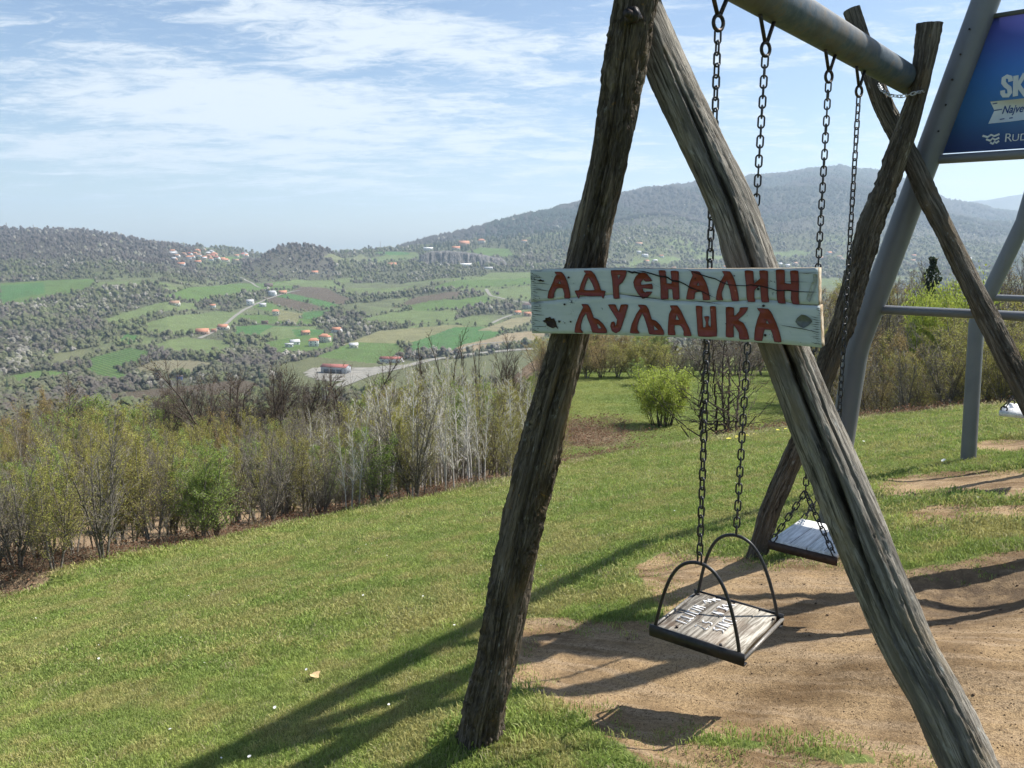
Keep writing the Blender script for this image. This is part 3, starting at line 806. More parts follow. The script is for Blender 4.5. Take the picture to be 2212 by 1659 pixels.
def house(x, y, wpx, wall, roof, floors, turn, label, kind='house', group=None):
    p = land_at(x, y); d = p[1] * CO - (p[2] - EYE) * SI
    w = wpx / FPX * d; dep = w * (.62 if kind == 'house' else .45)
    big = w > 22
    h = (2.9 * floors + .6) if not big else 6.0
    if w > 16 and kind == 'house': h *= w / 16
    HOUSES.append((p[0], p[1]))
    o = empty('house' if kind == 'house' else 'shed', p); tag(o, label, 'house' if kind == 'house' else 'shed', group)
    ca, sa = math.cos(turn), math.sin(turn); R = np.array([[ca, -sa, 0], [sa, ca, 0], [0, 0, 1.0]])
    z0 = -1.5; flat = roof is wall or roof == WH
    m = MB(); rh = (dep * .36 if not flat else .4) if kind == 'house' else dep * .16
    def T(V): return np.asarray(V, float) @ R.T + p
    a, b = w / 2, dep / 2
    V = [[-a,-b,z0],[a,-b,z0],[a,b,z0],[-a,b,z0],[-a,-b,h],[a,-b,h],[a,b,h],[-a,b,h],[-a,0,h+rh],[a,0,h+rh]]
    hip = kind == 'house' and floors == 2 and (int(x) % 2 == 0)
    m.add(T(V), [[0,1,5,4],[1,2,6,5],[2,3,7,6],[3,0,4,7],[0,3,2,1]], [[4,8,7],[5,6,9]] if not hip else [])
    wl = m.build('wall', wmat(wall, 'house_wall'), o)
    e = .5 if not big else .6; q = MB(); k = a * .55 if hip else 0; f = rh / b * e
    th = .22
    V0 = [[-a-e,-b-e,h-f],[a+e,-b-e,h-f],[a+e-k,0,h+rh+.02],[-a-e+k,0,h+rh+.02],[a+e,b+e,h-f],[-a-e,b+e,h-f]]
    V1 = [[v[0], v[1], v[2] + th] for v in V0]
    q.add(T(V0 + V1), [[6,7,8,9],[9,8,10,11],[0,3,2,1],[3,5,4,2],[0,1,7,6],[4,5,11,10]] + ([] if hip else [[1,2,8,7],[2,4,10,8],[0,6,9,3],[3,9,11,5]]), ([[7,10,8],[11,6,9],[1,2,4],[5,3,0]] if hip else []))
    rf = q.build('roof', wmat(roof, 'tiled_roof'), o)
    if wpx >= 13:
        if x == 726:      # open bays of the warehouse: dark boxes painted as the shade inside
            for i in range(3):
                g = MB(); cx = -a + w * (.22 + .26 * i); g.box([0, 0, 0], (w * .2, .3, h * .62)); V = g.V[0] + np.array([cx, -b - .1, h * .33]); g.V[0] = T(V)
                g.build('bay_shade', M_WIN, wl)
        else:
            nw = 2 if w < 12 else 3
            for fl in range(floors):
                for i in range(nw):
                    g = MB(); g.box([0, 0, 0], (1.2, .16, 1.3)); g.V[0] = T(g.V[0] + np.array([-a + w * (i + .5) / nw, -b - .05, 1.7 + 2.9 * fl])); g.build('window', M_WIN, wl)
            g = MB(); g.box([0, 0, 0], (.16, 1.2, 1.3)); g.V[0] = T(g.V[0] + np.array([a + .05, 0, 1.7])); g.build('window', M_WIN, wl)
        if kind == 'house':
            g = MB(); g.box([0, 0, 0], (.7, .7, 1.8)); g.V[0] = T(g.V[0] + np.array([a * .4, .9, h + rh * .9])); g.build('chimney', wmat(BR, 'chimney_brick'), rf)
for h in HL: house(*h[:8], kind=(h[8] if len(h) > 8 else 'house'))
for v in VIL:
    rn = {OR: 'orange', BR: 'brown', GY: 'grey', RD: 'red'}[v[4]]; cn = {CR: 'cream', WH: 'white', PK: 'pinkish'}[v[3]]
    if v[0] < 600: house(*v, f"{cn} {'two-storey' if v[5] == 2 else 'low'} hilltop village house, {rn} roof, left of the knoll", group='houses of the hilltop village')
    else: house(*v, f"{cn} far house with {rn} roof at the mountain's foot " + ('between the near logs' if v[0] < 1520 else 'behind the hanging chains' if v[0] < 1760 else 'behind the far log' if v[0] < 1960 else 'behind the steel frame'), group="houses along the mountain's foot")

# parked cars at the sheds
def car(x, y, c, label):
    p = land_at(x, y); o = empty('parked_car', p); tag(o, label, 'car', 'cars parked by the red-roofed shed')
    m = MB(); m.hexa([[p[0]+a, p[1]+b, p[2]+z] for z, L_, w_ in ((.35, 2.1, .85), (.95, 2.1, .82)) for a, b in ((-L_,-w_),(L_,-w_),(L_,w_),(-L_,w_))]); m.build('body', wmat(c, 'car_paint'), o)
    m = MB(); m.hexa([[p[0]+a, p[1]+b, p[2]+z] for z, L_, w_ in ((.95, 1.4, .78), (1.45, .9, .62)) for a, b in ((-L_,-w_),(L_,-w_),(L_,w_),(-L_,w_))]); m.build('cabin', M_WIN, o)
    for sx in (-1.3, 1.3):
        for sy in (-.8, .8):
            m = MB(); m.tube([[p[0]+sx, p[1]+sy-.1, p[2]+.36],[p[0]+sx, p[1]+sy+.1, p[2]+.36]], .36, 8); m.build('wheel', wmat((.02,.02,.02), 'tyre_rubber'), o)
car(822, 787, (.05,.05,.06), "black car parked left of the red-roofed shed, leftmost")
car(838, 786, (.5,.5,.5), "silver car parked in the middle of the row by the shed")
car(868, 783, (.7,.7,.7), "white car parked nearest the road by the shed")
# masts on the skyline
def mast(x, y, top, label, arms=2):
    i = np.interp(x, COLX, RDG); P = None
    for yy in np.arange(y - 6, y + 20, 1.0):
        q = land_at(x, yy, 1500)
        if q[1] < i * 1.06: P = q; break
    if P is None: return
    h = (y - top) / FPX * P[1]
    o = empty('mast', P); tag(o, label, 'mast')
    m = MB()
    for sx, sy in ((-1,-1),(1,-1),(1,1),(-1,1)):
        m.tube([[P[0]+sx*1.3, P[1]+sy*1.3, P[2]-4],[P[0]+sx*.35, P[1]+sy*.35, P[2]+h]], .28, 4)
    for k in range(8): z = P[2] + h * k / 8; s_ = 1.3 - .95 * k / 8; m.tube([[P[0]-s_, P[1]-s_, z],[P[0]+s_, P[1]-s_, z+h/8]], .18, 3); m.tube([[P[0]+s_, P[1]+s_, z],[P[0]-s_, P[1]+s_, z+h/8]], .18, 3)
    m.build('lattice', wmat((.3,.3,.32), 'mast_steel'), o)
    m = MB()
    for k in range(arms): m.box((P[0], P[1], P[2] + h * (.86 + .09 * k)), (5.5 - 2 * k, .5, .9))
    m.build('antenna', wmat((.6,.6,.6), 'antenna_white'), o)
mast(15, 493, 478, "thin lattice mast on the left hill, nearest the photo's left edge")
mast(73, 495, 482, "lattice mast on the left hill, right of the first one", 1)
mast(1817, 368, 358, "antenna mast on the mountain's summit seen between two chains")
mast(822, 540, 524, "thin mast on the low skyline left of the quarry", 1)

# quarry cliff
def cliff():
    xs = np.linspace(900, 1100, 120); base = [land_at(x, 574, 900) for x in (905, 1095)]
    a, b = base[0], base[1]; V = []; n = len(xs)
    topy = np.interp(xs, [900, 920, 960, 1010, 1040, 1060, 1090, 1100], [553, 545, 544, 548, 552, 556, 561, 570])
    for j in range(7):
        k = j / 6
        for i, x in enumerate(xs):
            q = a + (b - a) * ((x - xs[0]) / (xs[-1] - xs[0]))
            q = q + np.array([0, 60 * k * .35 + 14 * (fbm(np.array([i * .35]), np.array([k * 1.5]), 0, 4, 65)[0] - .5), 0])
            zt = EYE + q[1] * yr(topy[i]); zb = EYE + q[1] * yr(578)
            V.append([q[0], q[1] - 10, zb + (zt - zb) * k + 0])
    ii = np.arange(6)[:, None] * n + np.arange(n - 1)[None, :]
    Q = np.stack([ii, ii + 1, ii + n + 1, ii + n], -1).reshape(-1, 4)
    # rim: back edge level with the top, so the cliff has thickness
    V = np.array(V); top = V[-n:] + np.array([0, 60, 2]); V2 = np.concatenate([V, top])
    i2 = 6 * n + np.arange(n - 1); Q = np.concatenate([Q, np.stack([i2, i2 + 1, i2 + n + 1, i2 + n], 1)])
    t = MT('quarry_rock', .95, .1); o = t.coord('Object', (.05, .05, .02)); nz = t.noise(o, 3, 6, .7)
    t.color(t.mix(t.rmp(nz, .35, .7), (.07, .07, .075), (.24, .22, .20))); t.bump(nz, 6, 1)
    o = obj('quarry_cliff', np_mesh('quarry_cliff', V2, Q, t.m)); o['kind'] = 'structure'
cliff()

def scatter_far():
    N_ = 120000
    u = rng.uniform(-.74, .74, N_); t = np.exp(rng.uniform(math.log(300), math.log(3300), N_))
    X, Y = u * t, t
    woods = fbm(X / 120, Y / 120, 0, 4, 51)
    infield = np.zeros(N_, bool); edge = np.zeros(N_, bool)
    for P, c, rw in FPOLY:
        m = (X > P[:, 0].min() - 25) & (X < P[:, 0].max() + 25) & (Y > P[:, 1].min() - 25) & (Y < P[:, 1].max() + 25)
        idx = np.where(m)[0]
        if not len(idx): continue
        s = poly_sd(P, X[idx], Y[idx]); infield[idx] |= s > 1.5; edge[idx] |= np.abs(s) < 7
    keep = ~infield & ((woods > np.where((u > -.52) & (Y > 480) & (Y < 1700), .46, .37)) | edge | (Y > 1900) | ((u < -.38) & (Y > 1420)))
    # hills: steadily wooded
    dr = np.full(N_, 1e9)
    idx = np.where(keep)[0]
    for k in range(0, len(ROADALL), 3):
        q = ROADALL[k]; dr[idx] = np.minimum(dr[idx], np.hypot(X[idx] - q[0], Y[idx] - q[1]))
    keep &= dr > 9
    keep &= house_clear(X, Y, 12) & (poly_sd(yd, X, Y) < 2)
    pxx = 1106 + FPX * X / Y * 1.015
    keep &= ~((Y > 2150) & (Y < 2900) & (pxx > 370) & (pxx < 560) & (rng.random(N_) < .45))
    keep &= rng.random(N_) < np.where(Y < 700, .6, np.where(Y > 2400, .95, .85))
    X, Y, woods, edge = X[keep], Y[keep], woods[keep], edge[keep]
    Z = land_h(X, Y); n = len(X)
    px, py, d = 1106 + FPX * X / Y * 1.015, 529 - 1745 * (Z - EYE) / Y, Y
    hh = np.zeros(n) + 1e9
    for h in HOUSES: hh = np.minimum(hh, np.where((np.abs(X / Y - h[0] / h[1]) < 12 / h[1]) & (Y < h[1]) & (Y > h[1] - 60), 0, 1e9))
    k_ = rng.random(n); typ = np.zeros(n, int)         # 0 bare, 1 budding green, 2 blossom, 3 conifer
    g = fbm(X / 160, Y / 160, 0, 3, 71)
    pg = np.where(edge, .55, .34) + (g - .5) * 1.2
    typ[k_ < pg] = 1
    bl = fbm(X / 90, Y / 90, 0, 3, 73)
    typ[(rng.random(n) < np.where(bl > .56, .22, .025)) & (Y > 600)] = 2
    con = ((px > 1030) & (px < 1280) & (py < 540) & (py > 470)) | ((px > 935) & (px < 1010) & (py < 548) & (py > 530))
    typ[con & (rng.random(n) < .8)] = 3
    typ[(rng.random(n) < .012) & (Y < 1700)] = 3
    size = (1.4 + 2.5 * rng.random(n) ** 2.2) * np.where(Y > 1800, 1.35, 1) * np.where(edge, .72, 1)
    size = np.where(hh < 1, size * .45, size)
    base = {0: [(.115,.106,.090), (.130,.120,.095), (.102,.100,.084), (.138,.132,.10)], 1: [(.120,.155,.060), (.100,.135,.060), (.150,.170,.075)],
            2: [(.27,.255,.225), (.22,.21,.18), (.21,.21,.155)], 3: [(.022,.040,.026), (.030,.050,.030)]}
    tint = np.zeros((n, 3))
    for k, cs in base.items():
        m = typ == k; c = np.array(cs)[rng.integers(0, len(cs), m.sum())]
        tint[m] = c * rng.uniform(.86, 1.12, (m.sum(), 1))
    # stands of one kind keep together: brownish purple, olive or grey by patches
    pn = fbm(X / 75, Y / 75, 0, 4, 79); pv = fbm(X / 210, Y / 210, 0, 3, 80)
    patch = np.array([.098,.083,.078]) * (1 - sstep(.32, .56, pn))[:, None] + np.array([.110,.125,.060]) * sstep(.32, .56, pn)[:, None]
    tint = np.where((typ < 2)[:, None], tint * .4 + patch * .6, tint) * (.75 + .5 * pv)[:, None]
    hl = (Y > 1600) & ((px < 420) | ((px > 520) & (px < 720) & (Y < 2300)))
    tint[hl & (typ < 2)] = np.array([.098,.084,.080]) * rng.uniform(.9, 1.1, ((hl & (typ < 2)).sum(), 1))
    srcs = [proto('crown_source', *puff(s, 46, 1, 1.15, .36), M_CROWN) for s in (1, 2)] + [proto('crown_source', *puff(3, 40, .8, 1.4, .34), M_CROWN)]
    rot = np.zeros((n, 3)); rot[:, 2] = rng.uniform(0, 6.28, n)
    sc = np.stack([size, size, size * rng.uniform(.8, 1.25, n)], 1)
    P = np.stack([X, Y, Z - .6], 1)
    v = rng.integers(0, 3, n)
    for k in range(3):
        m = (v == k) & (typ != 3); instancer('valley_woods', srcs[k], P[m], tint[m], sc[m], rot[m], 'stuff', 'bare, budding and blossoming trees of the valley and the hillsides')
    m = typ == 3; cs = proto('conifer_source', *cone_tree(4), M_CROWN)
    s3 = sc[m] * np.array([1.1, 1.1, 1.35]); instancer('valley_conifers', cs, P[m], tint[m], s3, rot[m], 'stuff', 'dark conifer woods on the slope above the quarry')
    # the mountain and the skyline
    N2 = 30000
    u = rng.uniform(-.74, .74, N2); px = 1106 + FPX * u * 1.015; rd = np.interp(px, COLX, RDG)
    t = np.where(rng.random(N2) < .25, rd * rng.uniform(.985, 1.0, N2), rd * rng.uniform(.6, 1.0, N2)); t = np.maximum(t, 2900 * (rng.random(N2) < .999))
    ok = (t <= rd * 1.005) & (rd > 3000)
    u, t = u[ok], t[ok]; X, Y = u * t, t; Z = land_h(X, Y); n = len(X)
    s_ = rng.uniform(5, 11, n) * t / 3500
    px, py = 1106 + FPX * X / Y * 1.015, 529 - 1745 * (Z - EYE) / Y
    g = fbm(X / 300, Y / 300, 0, 3, 75)
    c = np.where((g > .55)[:, None], np.array([.048,.055,.040]), np.array([.072,.064,.060])) * rng.uniform(.88, 1.1, (n, 1))
    c[(rng.random(n) < .02) & (py > 480)] = (.24,.23,.20)
    cm = (px < 1330) & (px > 1050) & (py > 460) & (rng.random(n) < .7)
    c[cm] = (.028,.045,.030)
    rot = np.zeros((n, 3)); rot[:, 2] = rng.uniform(0, 6.28, n)
    instancer('mountain_woods', srcs[0], np.stack([X, Y, Z - 1], 1), c, np.stack([s_, s_, s_ * .9], 1), rot, 'stuff', 'hazy forest covering the mountain')
scatter_far()
# ------------------------------------------------------------------ weathered wood
def log_material(name, dark, light, lichen, warm, barky=1.0):
    t = MT(name, .85, .2)
    uv = t.N('ShaderNodeUVMap').outputs[0]
    def mp(sx, sy):
        m = t.N('ShaderNodeMapping'); t.L(uv, m.inputs[0]); m.inputs['Scale'].default_value = (sx, sy, 1); return m.outputs[0]
    a = t.noise(mp(70, 5), 1, 6, .65, .5); b = t.noise(mp(16, 1.6), 1, 5, .6, .3); c = t.noise(mp(9, 4), 1, 5, .6); f = t.noise(mp(230, 30), 1, 3, .6)
    col = t.mix(t.rmp(a, .40, .60), dark, light)
    col = t.mix(t.rmp(t.noise(mp(110, 4), 1, 5, .7, .6), .54, .62, 0, .8), col, (.018, .015, .012))
    col = t.mix(t.rmp(b, .40, .66), col, tuple(.42 * x for x in light))
    col = t.mix(t.math('MULTIPLY', t.rmp(c, .52, .68), .65), col, warm)
    col = t.mix(t.math('MULTIPLY', t.rmp(t.noise(mp(40, 30), 1, 4, .7), .63, .70), lichen), col, (.36, .20, .045))
    col = t.mix(t.math('MULTIPLY', t.rmp(t.noise(mp(25, 9), 1, 5, .7), .60, .70), .5), col, (.40, .42, .40))
    rough = t.attr('bark', 'Fac')
    col = t.mix(t.math('MULTIPLY', rough, t.rmp(f, .35, .6, 0, .55)), col, (.030, .024, .018))
    t.color(col)
    h = t.math('ADD', t.math('MULTIPLY', a, 1.2), t.math('MULTIPLY', f, .6))
    t.bump(h, .004 + .008 * barky, 1.0)
    return t.m
M_BARK = log_material('log_with_bark', (.068, .053, .038), (.215, .18, .14), .55, (.165, .115, .058))
M_GREYLOG = log_material('grey_peeled_log', (.085, .077, .064), (.31, .285, .245), .10, (.20, .165, .115), .15)
M_FARLOG = log_material('far_log', (.072, .060, .047), (.215, .19, .155), .25, (.16, .115, .07))

def log_part(name, pts, cplane, mat, parent, seed, ds=.009, around=104, barkiness=1.0, cracks=(), lumps=.03, flakes=0):
    """pts: (x, y, width) of the log in the picture, set in the vertical plane AX.(X,Y) = cplane; cracks: lists of (y, offset -1..1, half width m, depth m)"""
    pts = np.array(pts, float); P = np.array([on_plane(x, y, AX, cplane) for x, y, w in pts])
    dx = np.gradient(pts[:, 0]); dy = np.gradient(pts[:, 1]); cs = np.abs(dy) / np.hypot(dx, dy)
    R = np.array([w * c * project(p)[2] / FPX / 2 for (x, y, w), c, p in zip(pts, cs, P)])
    s = np.r_[0, np.cumsum(np.linalg.norm(np.diff(P, axis=0), axis=1))]; L = s[-1]; n = int(L / ds)
    q = np.linspace(0, L, n); C = np.stack([np.interp(q, s, P[:, k]) for k in range(3)], 1); r = np.interp(q, s, R); yy = np.interp(q, s, pts[:, 1])
    k = max(3, int(.25 / ds)); ker = np.hanning(k + 2)[1:-1]; ker /= ker.sum()
    pad = lambda a: np.concatenate([2 * a[:1] - a[1:k + 1][::-1], a, 2 * a[-1:] - a[-k - 1:-1][::-1]])
    for j in range(3): C[:, j] = np.convolve(pad(C[:, j]), ker, 'same')[k:-k]
    r = np.convolve(np.concatenate([r[:1].repeat(k), r, r[-1:].repeat(k)]), ker, 'same')[k:-k]
    T = np.gradient(C, axis=0); T /= np.linalg.norm(T, axis=1)[:, None]
    to = np.array([0, 0, EYE]) - C; B = to - T * (to * T).sum(1)[:, None]; B /= np.linalg.norm(B, axis=1)[:, None]
    A = np.cross(B, T); A *= np.sign((A[:, 0]))[:, None]                     # A points right, B towards the camera
    th = np.arange(around) * 2 * math.pi / around; TH, Q = np.meshgrid(th, q); rr = r[:, None] + 0 * TH
    cx, cy = np.cos(TH), np.sin(TH)                                            # periodic coordinates round the log
    o = seed * 13.7
    low = fbm(cx * 1.1 + o, cy * 1.1, Q * 2.2, 3, seed) - .5
    med = fbm(cx * 3.0 + o, cy * 3.0, Q * 5.0, 3, seed + 1) - .5
    rid = 1 - 2 * np.abs(fbm(cx * 9 + o, cy * 9, Q * 5.5, 4, seed + 2, .6) - .5)     # long ridges
    fis = 1 - 2 * np.abs(fbm(cx * 14 + o, cy * 14, Q * 9 + 4, 4, seed + 3, .6) - .5)
    patch = sstep(.40, .60, fbm(cx * 1.4 + o, cy * 1.4, Q * 1.7 + 9, 3, seed + 4)) * barkiness
    step_ = np.round(fbm(cx * 5 + o, cy * 5, Q * 11, 3, seed + 5) * 6) / 6 - .5
    D = low * lumps * 1.4 + med * (.006 + .006 * barkiness) + (rid ** 3 - .5) * (.001 + .003 * barkiness + .012 * patch) - sstep(.86, .99, fis) * (.002 + .003 * barkiness + .010 * patch) + patch * step_ * .016
    D *= np.clip(rr / .075, .4, 1.3)
    bark = np.clip(patch + .15, 0, 1)
    for cr in cracks:
        cr = np.array(cr, float); f = np.interp(yy, cr[:, 0], cr[:, 1]); hw = np.interp(yy, cr[:, 0], cr[:, 2], left=0, right=0); dp = np.interp(yy, cr[:, 0], cr[:, 3], left=0, right=0)
        tc = np.arctan2(np.clip(f, -.97, .97), np.sqrt(1 - np.clip(f, -.97, .97) ** 2))
        tc = tc[:, None] + .10 * (fbm(Q[:, :1] * 5, Q[:, :1] * 0 + o, 0, 4, seed + 8) - .5)
        d = (TH - tc + math.pi) % (2 * math.pi) - math.pi; d = d * rr
        g = np.clip(1 - np.abs(d) / np.maximum(hw[:, None], 1e-5), 0, 1); D = D - dp[:, None] * g ** .7 * (hw[:, None] > 1e-4)
    rad = rr + D
    V = C[:, None, :] + rad[..., None] * (np.sin(TH)[..., None] * A[:, None, :] + np.cos(TH)[..., None] * B[:, None, :])
    V = V.reshape(-1, 3); ii = np.arange(n - 1)[:, None] * around + np.arange(around)[None, :]
    jj = np.arange(n - 1)[:, None] * around + (np.arange(around)[None, :] + 1) % around
    F = np.stack([ii, jj, jj + around, ii + around], -1).reshape(-1, 4)
    uv = np.stack([(TH * rr.mean()).ravel(), Q.ravel() + seed * 3], 1)
    # end caps with a sunken middle
    V = np.concatenate([V, C[:1], C[-1:]]); a0, a1 = len(V) - 2, len(V) - 1; k = np.arange(around)
    T3 = np.concatenate([np.stack([np.full(around, a0), (k + 1) % around, k], 1), np.stack([np.full(around, a1), (n - 1) * around + k, (n - 1) * around + (k + 1) % around], 1)])
    uv = np.concatenate([uv, uv[:2]])
    o_ = obj(name, np_mesh(name, V, [F, T3], mat, False, uv=uv, attrs={'bark': np.concatenate([bark.ravel(), [0, 0]])}), parent)
    o_.data.polygons.foreach_set('use_smooth', np.ones(len(o_.data.polygons), bool))
    return o_, C, r

SWING = empty('wooden_swing_frame', (BN[0] * .5 + BF[0] * .5, BN[1] * .5 + BF[1] * .5, -.9))
tag(SWING, "large swing frame of weathered logs crossed at both ends under a grey steel beam", 'swing frame')
NLL = [(1428,-330,104),(1412,-200,102),(1390,-90,98),(1371,0,93),(1348,160,92),(1329,290,90),(1308,400,88),(1292,460,86),(1268,577,90),(1234,725,80),(1190,880,86),(1160,1000,86),(1128,1130,84),(1092,1290,84),(1068,1440,82),(1040,1560,86),(1031,1620,92),(1000,1800,98),(985,1900,98)]
NRL = [(1235,-330,90),(1300,-190,90),(1352,-70,90),(1398,40,86),(1452,165,94),(1530,340,98),(1584,460,100),(1622,577,108),(1694,750,108),(1746,880,110),(1806,1020,116),(1862,1160,120),(1917,1290,124),(1965,1400,126),(2022,1500,130),(2073,1610,134),(2120,1710,138),(2190,1860,144)]
FLL = [(2007,52,47),(1997,130,42),(1976,220,40),(1952,290,50),(1926,365,54),(1903,430,56),(1879,494,50),(1850,600,47),(1816,715,46),(1786,800,46),(1737,930,46),(1690,1041,44),(1660,1110,42),(1639,1185,42),(1628,1230,44)]
FRL = [(1840,22,37),(1856,75,36),(1880,150,40),(1908,230,44),(1945,300,42),(1975,360,42),(2005,428,46),(2050,515,46),(2088,595,47),(2126,671,50),(2181,779,52),(2245,905,55),(2330,1075,60),(2400,1210,64)]
log_part('log_leg', NLL, CN - .085, M_BARK, SWING, 3, .009, 108, 1.0,
         cracks=[[(-100,-.2,.002,.01),(150,-.22,.0035,.02),(300,-.27,.004,.03),(600,-.35,.003,.02),(700,-.4,.0,0)], [(740,.1,.002,.01),(1000,-.1,.003,.02),(1300,-.2,.002,.01)]], lumps=.035)
log_part('log_leg', NRL, CN + .085, M_GREYLOG, SWING, 7, .009, 108, .15,
         cracks=[[(130,.1,.002,.02),(260,.15,.008,.05),(420,.1,.010,.06),(580,.08,.011,.07),(760,.1,.014,.08),(930,-.05,.014,.08),(1100,-.2,.012,.08),(1230,-.33,.009,.06),(1400,-.36,.005,.04),(1520,-.36,0,0)],
                 [(620,.62,.001,.0),(900,.6,.004,.02),(1200,.55,.004,.02),(1500,.5,.004,.02),(1700,.5,.0,0)], [(1150,.2,0,0),(1350,.15,.003,.015),(1640,.0,.003,.015)]], lumps=.022)
log_part('log_leg', FLL, CF - .085, M_FARLOG, SWING, 12, .016, 72, 1.0,
         cracks=[[(60,.1,.002,.01),(200,.12,.004,.03),(500,.1,.003,.02),(640,-.2,.002,.01)], [(880,-.45,.004,.02),(1050,-.55,.010,.04),(1185,-.6,.006,.03)]], lumps=.045)
log_part('log_leg', FRL, CF + .085, M_FARLOG, SWING, 19, .016, 72, .6, cracks=[[(500,-.3,.003,.02),(700,-.2,.004,.02),(900,-.2,.003,.02)]], lumps=.02)

# steel beam between the two crossings
def beam_mat():
    t = MT('mottled_grey_pipe', .55, .4, .15); o = t.coord('Object')
    n = t.noise(o, 14, 6, .7); n2 = t.noise(o, 90, 4, .7); n3 = t.noise(o, 3, 4, .6)
    c = t.mix(t.rmp(n, .35, .65), (.042, .062, .082), (.098, .124, .146))
    c = t.mix(t.math('MULTIPLY', t.rmp(t.math('ADD', n, t.math('MULTIPLY', n2, .5)), .74, .92), .8), c, (.11, .085, .058))
    c = t.mix(t.math('MULTIPLY', t.rmp(n3, .5, .62), .4), c, (.13, .10, .06))
    t.color(c); t.bump(n2, .002, .6); return t.m
BR_ = .082
def beam_pt(s, off=0.0): p = BN + (BF - BN) * s; return np.array([p[0], p[1], BZ + off])
m = MB(); m.tube([beam_pt(-.16), beam_pt(1.035)], BR_, 40)
bo = m.build('beam', beam_mat(), SWING); smooth_angle(bo)
M_IRON = MT('dark_iron', .5, .5, .6)
_n = M_IRON.noise(M_IRON.coord('Object'), 60, 4, .6); M_IRON.color(M_IRON.mix(M_IRON.rmp(_n, .45, .7), (.022, .021, .022), (.075, .048, .034))); M_IRON = M_IRON.m
M_DKIRON = simple('black_painted_iron', (.020, .020, .022), .42, .5, .2, .3, 40)
M_GALV = simple('bright_galvanised_chain', (.45, .46, .47), .35, .6, .8, .2, 50)
S_AT = (.168, .310, .557, .709)
RINGPX = [(1557, 50), (1657, 107), (1797, 166), (1862, 198)]
RING = []
AX3 = np.array([AX[0], AX[1], 0]); SD3 = np.array([SD[0], SD[1], 0])
for s_, (x, y) in zip(S_AT, RINGPX):
    b = beam_pt(s_); d = ray(x, y); t_ = b[1] / d[1]; z = EYE + d[2] * t_; RING.append(np.array([b[0], b[1], z]))
def ring_pts(c, r, a, b, n=20): k = np.arange(n) * 2 * math.pi / n; return c + r * (np.cos(k)[:, None] * a + np.sin(k)[:, None] * b)
ZV = np.array([0, 0, 1.0])
for c in RING:  # V-shaped rods and a ring at every hanging point
    m = MB()
    for q in (-1, 1):
        m.tube([np.array([c[0], c[1], BZ]) + AX3 * .085 * q - ZV * BR_ * .75, c + AX3 * .012 * q + ZV * .030], .0085, 8)
    h = m.build('hanger', M_IRON, SWING)
    m = MB(); m.tube(ring_pts(c, .027, AX3 * .9 + SD3 * .3, ZV), .0075, 7, closed=True); r_ = m.build('hanger_ring', M_IRON, SWING, True)
# bolt through the near crossing
bp = on_plane(1353, 28, AX, CN - .20); m = MB(); m.tube([bp, bp + AX3 * .14], .013, 10); m.tube([bp + AX3 * .025, bp + AX3 * .045], .026, 6); m.build('bolt', M_IRON, SWING)
# safety chain round the far crossing
lk_me = None
def link_mesh(L, W, r, name='chain_link', mat=None, seg=12, sides=5):
    pts = []; h = (L - W) / 2
    for k in range(seg):
        a = 2 * math.pi * (k + .5) / seg; pts.append([W / 2 * math.cos(a), 0, W / 2 * math.sin(a) + (h if math.sin(a) > 0 else -h)])
    m = MB(); m.tube(pts, r, sides, closed=True); return m.mesh(name, mat or M_DKIRON, True)
LINK = link_mesh(.052, .026, .0042)
LINK2 = link_mesh(.034, .017, .0028, mat=M_GALV)
def chain(path, parent, me, pitch, name='chain_link', phase=0.0, twist=0.0):
    P = np.asarray(path, float); s = np.r_[0, np.cumsum(np.linalg.norm(np.diff(P, axis=0), axis=1))]
    n = max(1, int(round(s[-1] / pitch))); pi_ = s[-1] / n
    for i in range(n):
        q = (i + .5) * pi_; c = np.array([np.interp(q, s, P[:, k]) for k in range(3)])
        a = np.array([np.interp(min(q + pi_ / 2, s[-1]), s, P[:, k]) for k in range(3)]); b = np.array([np.interp(max(q - pi_ / 2, 0), s, P[:, k]) for k in range(3)])
        d = Vector(a - b).normalized(); rot = Vector((0, 0, 1)).rotation_difference(d) @ Matrix.Rotation(phase + twist * i + (math.pi / 2 if i % 2 else 0) + .12 * math.sin(i * 1.7), 3, 'Z').to_quaternion()
        o = bpy.data.objects.new(name, me); o.rotation_mode = 'QUATERNION'; o.rotation_quaternion = rot; o.location = Vector(c)
        link(o, parent)
sc_pts = [on_plane(x, y, AX, c) for x, y, c in ((1893,172,CF+.16),(1905,196,CF-.10),(1925,207,CF-.20),(1948,209,CF-.22),(1975,202,CF-.20),(1998,196,CF-.10),(2000,188,CF+.05),(1985,180,CF+.2))]
chain(sc_pts, SWING, LINK2, .026)

# ------------------------------------------------------------------ the two swings
def plane_z(x, y, z):
    d = ray(x, y); t = (z - EYE) / d[2]; return d * t + np.array([0, 0, EYE])
def seat_wood(name, a, b, grain):
    t = MT(name, .8, .25); uv = t.coord('Object', rot=(0, 0, -math.atan2(AX[1], AX[0]))); m = t.N('ShaderNodeMapping'); t.L(uv, m.inputs[0]); m.inputs['Scale'].default_value = (1.2, 14, 14)
    n = t.noise(m.outputs[0], 5, 6, .65, .8); n2 = t.noise(t.coord('Object'), 7, 5, .6)
    c = t.mix(t.rmp(n, .38, .62), a, b); c = t.mix(t.math('MULTIPLY', t.rmp(n2, .48, .66), grain), c, (.10, .062, .038))
    t.color(c); t.bump(n, .003, .8); return t.m
M_SEAT1 = seat_wood('grey_weathered_seat', (.070, .060, .048), (.28, .26, .225), .6)
M_SEAT1B = seat_wood('pale_worn_seat', (.16, .14, .11), (.46, .43, .37), .5)
M_SEAT2 = seat_wood('bleached_seat', (.52, .52, .51), (.78, .78, .76), .06)
M_CHALK = simple('white_marker', (.82, .82, .82), .8, .2)
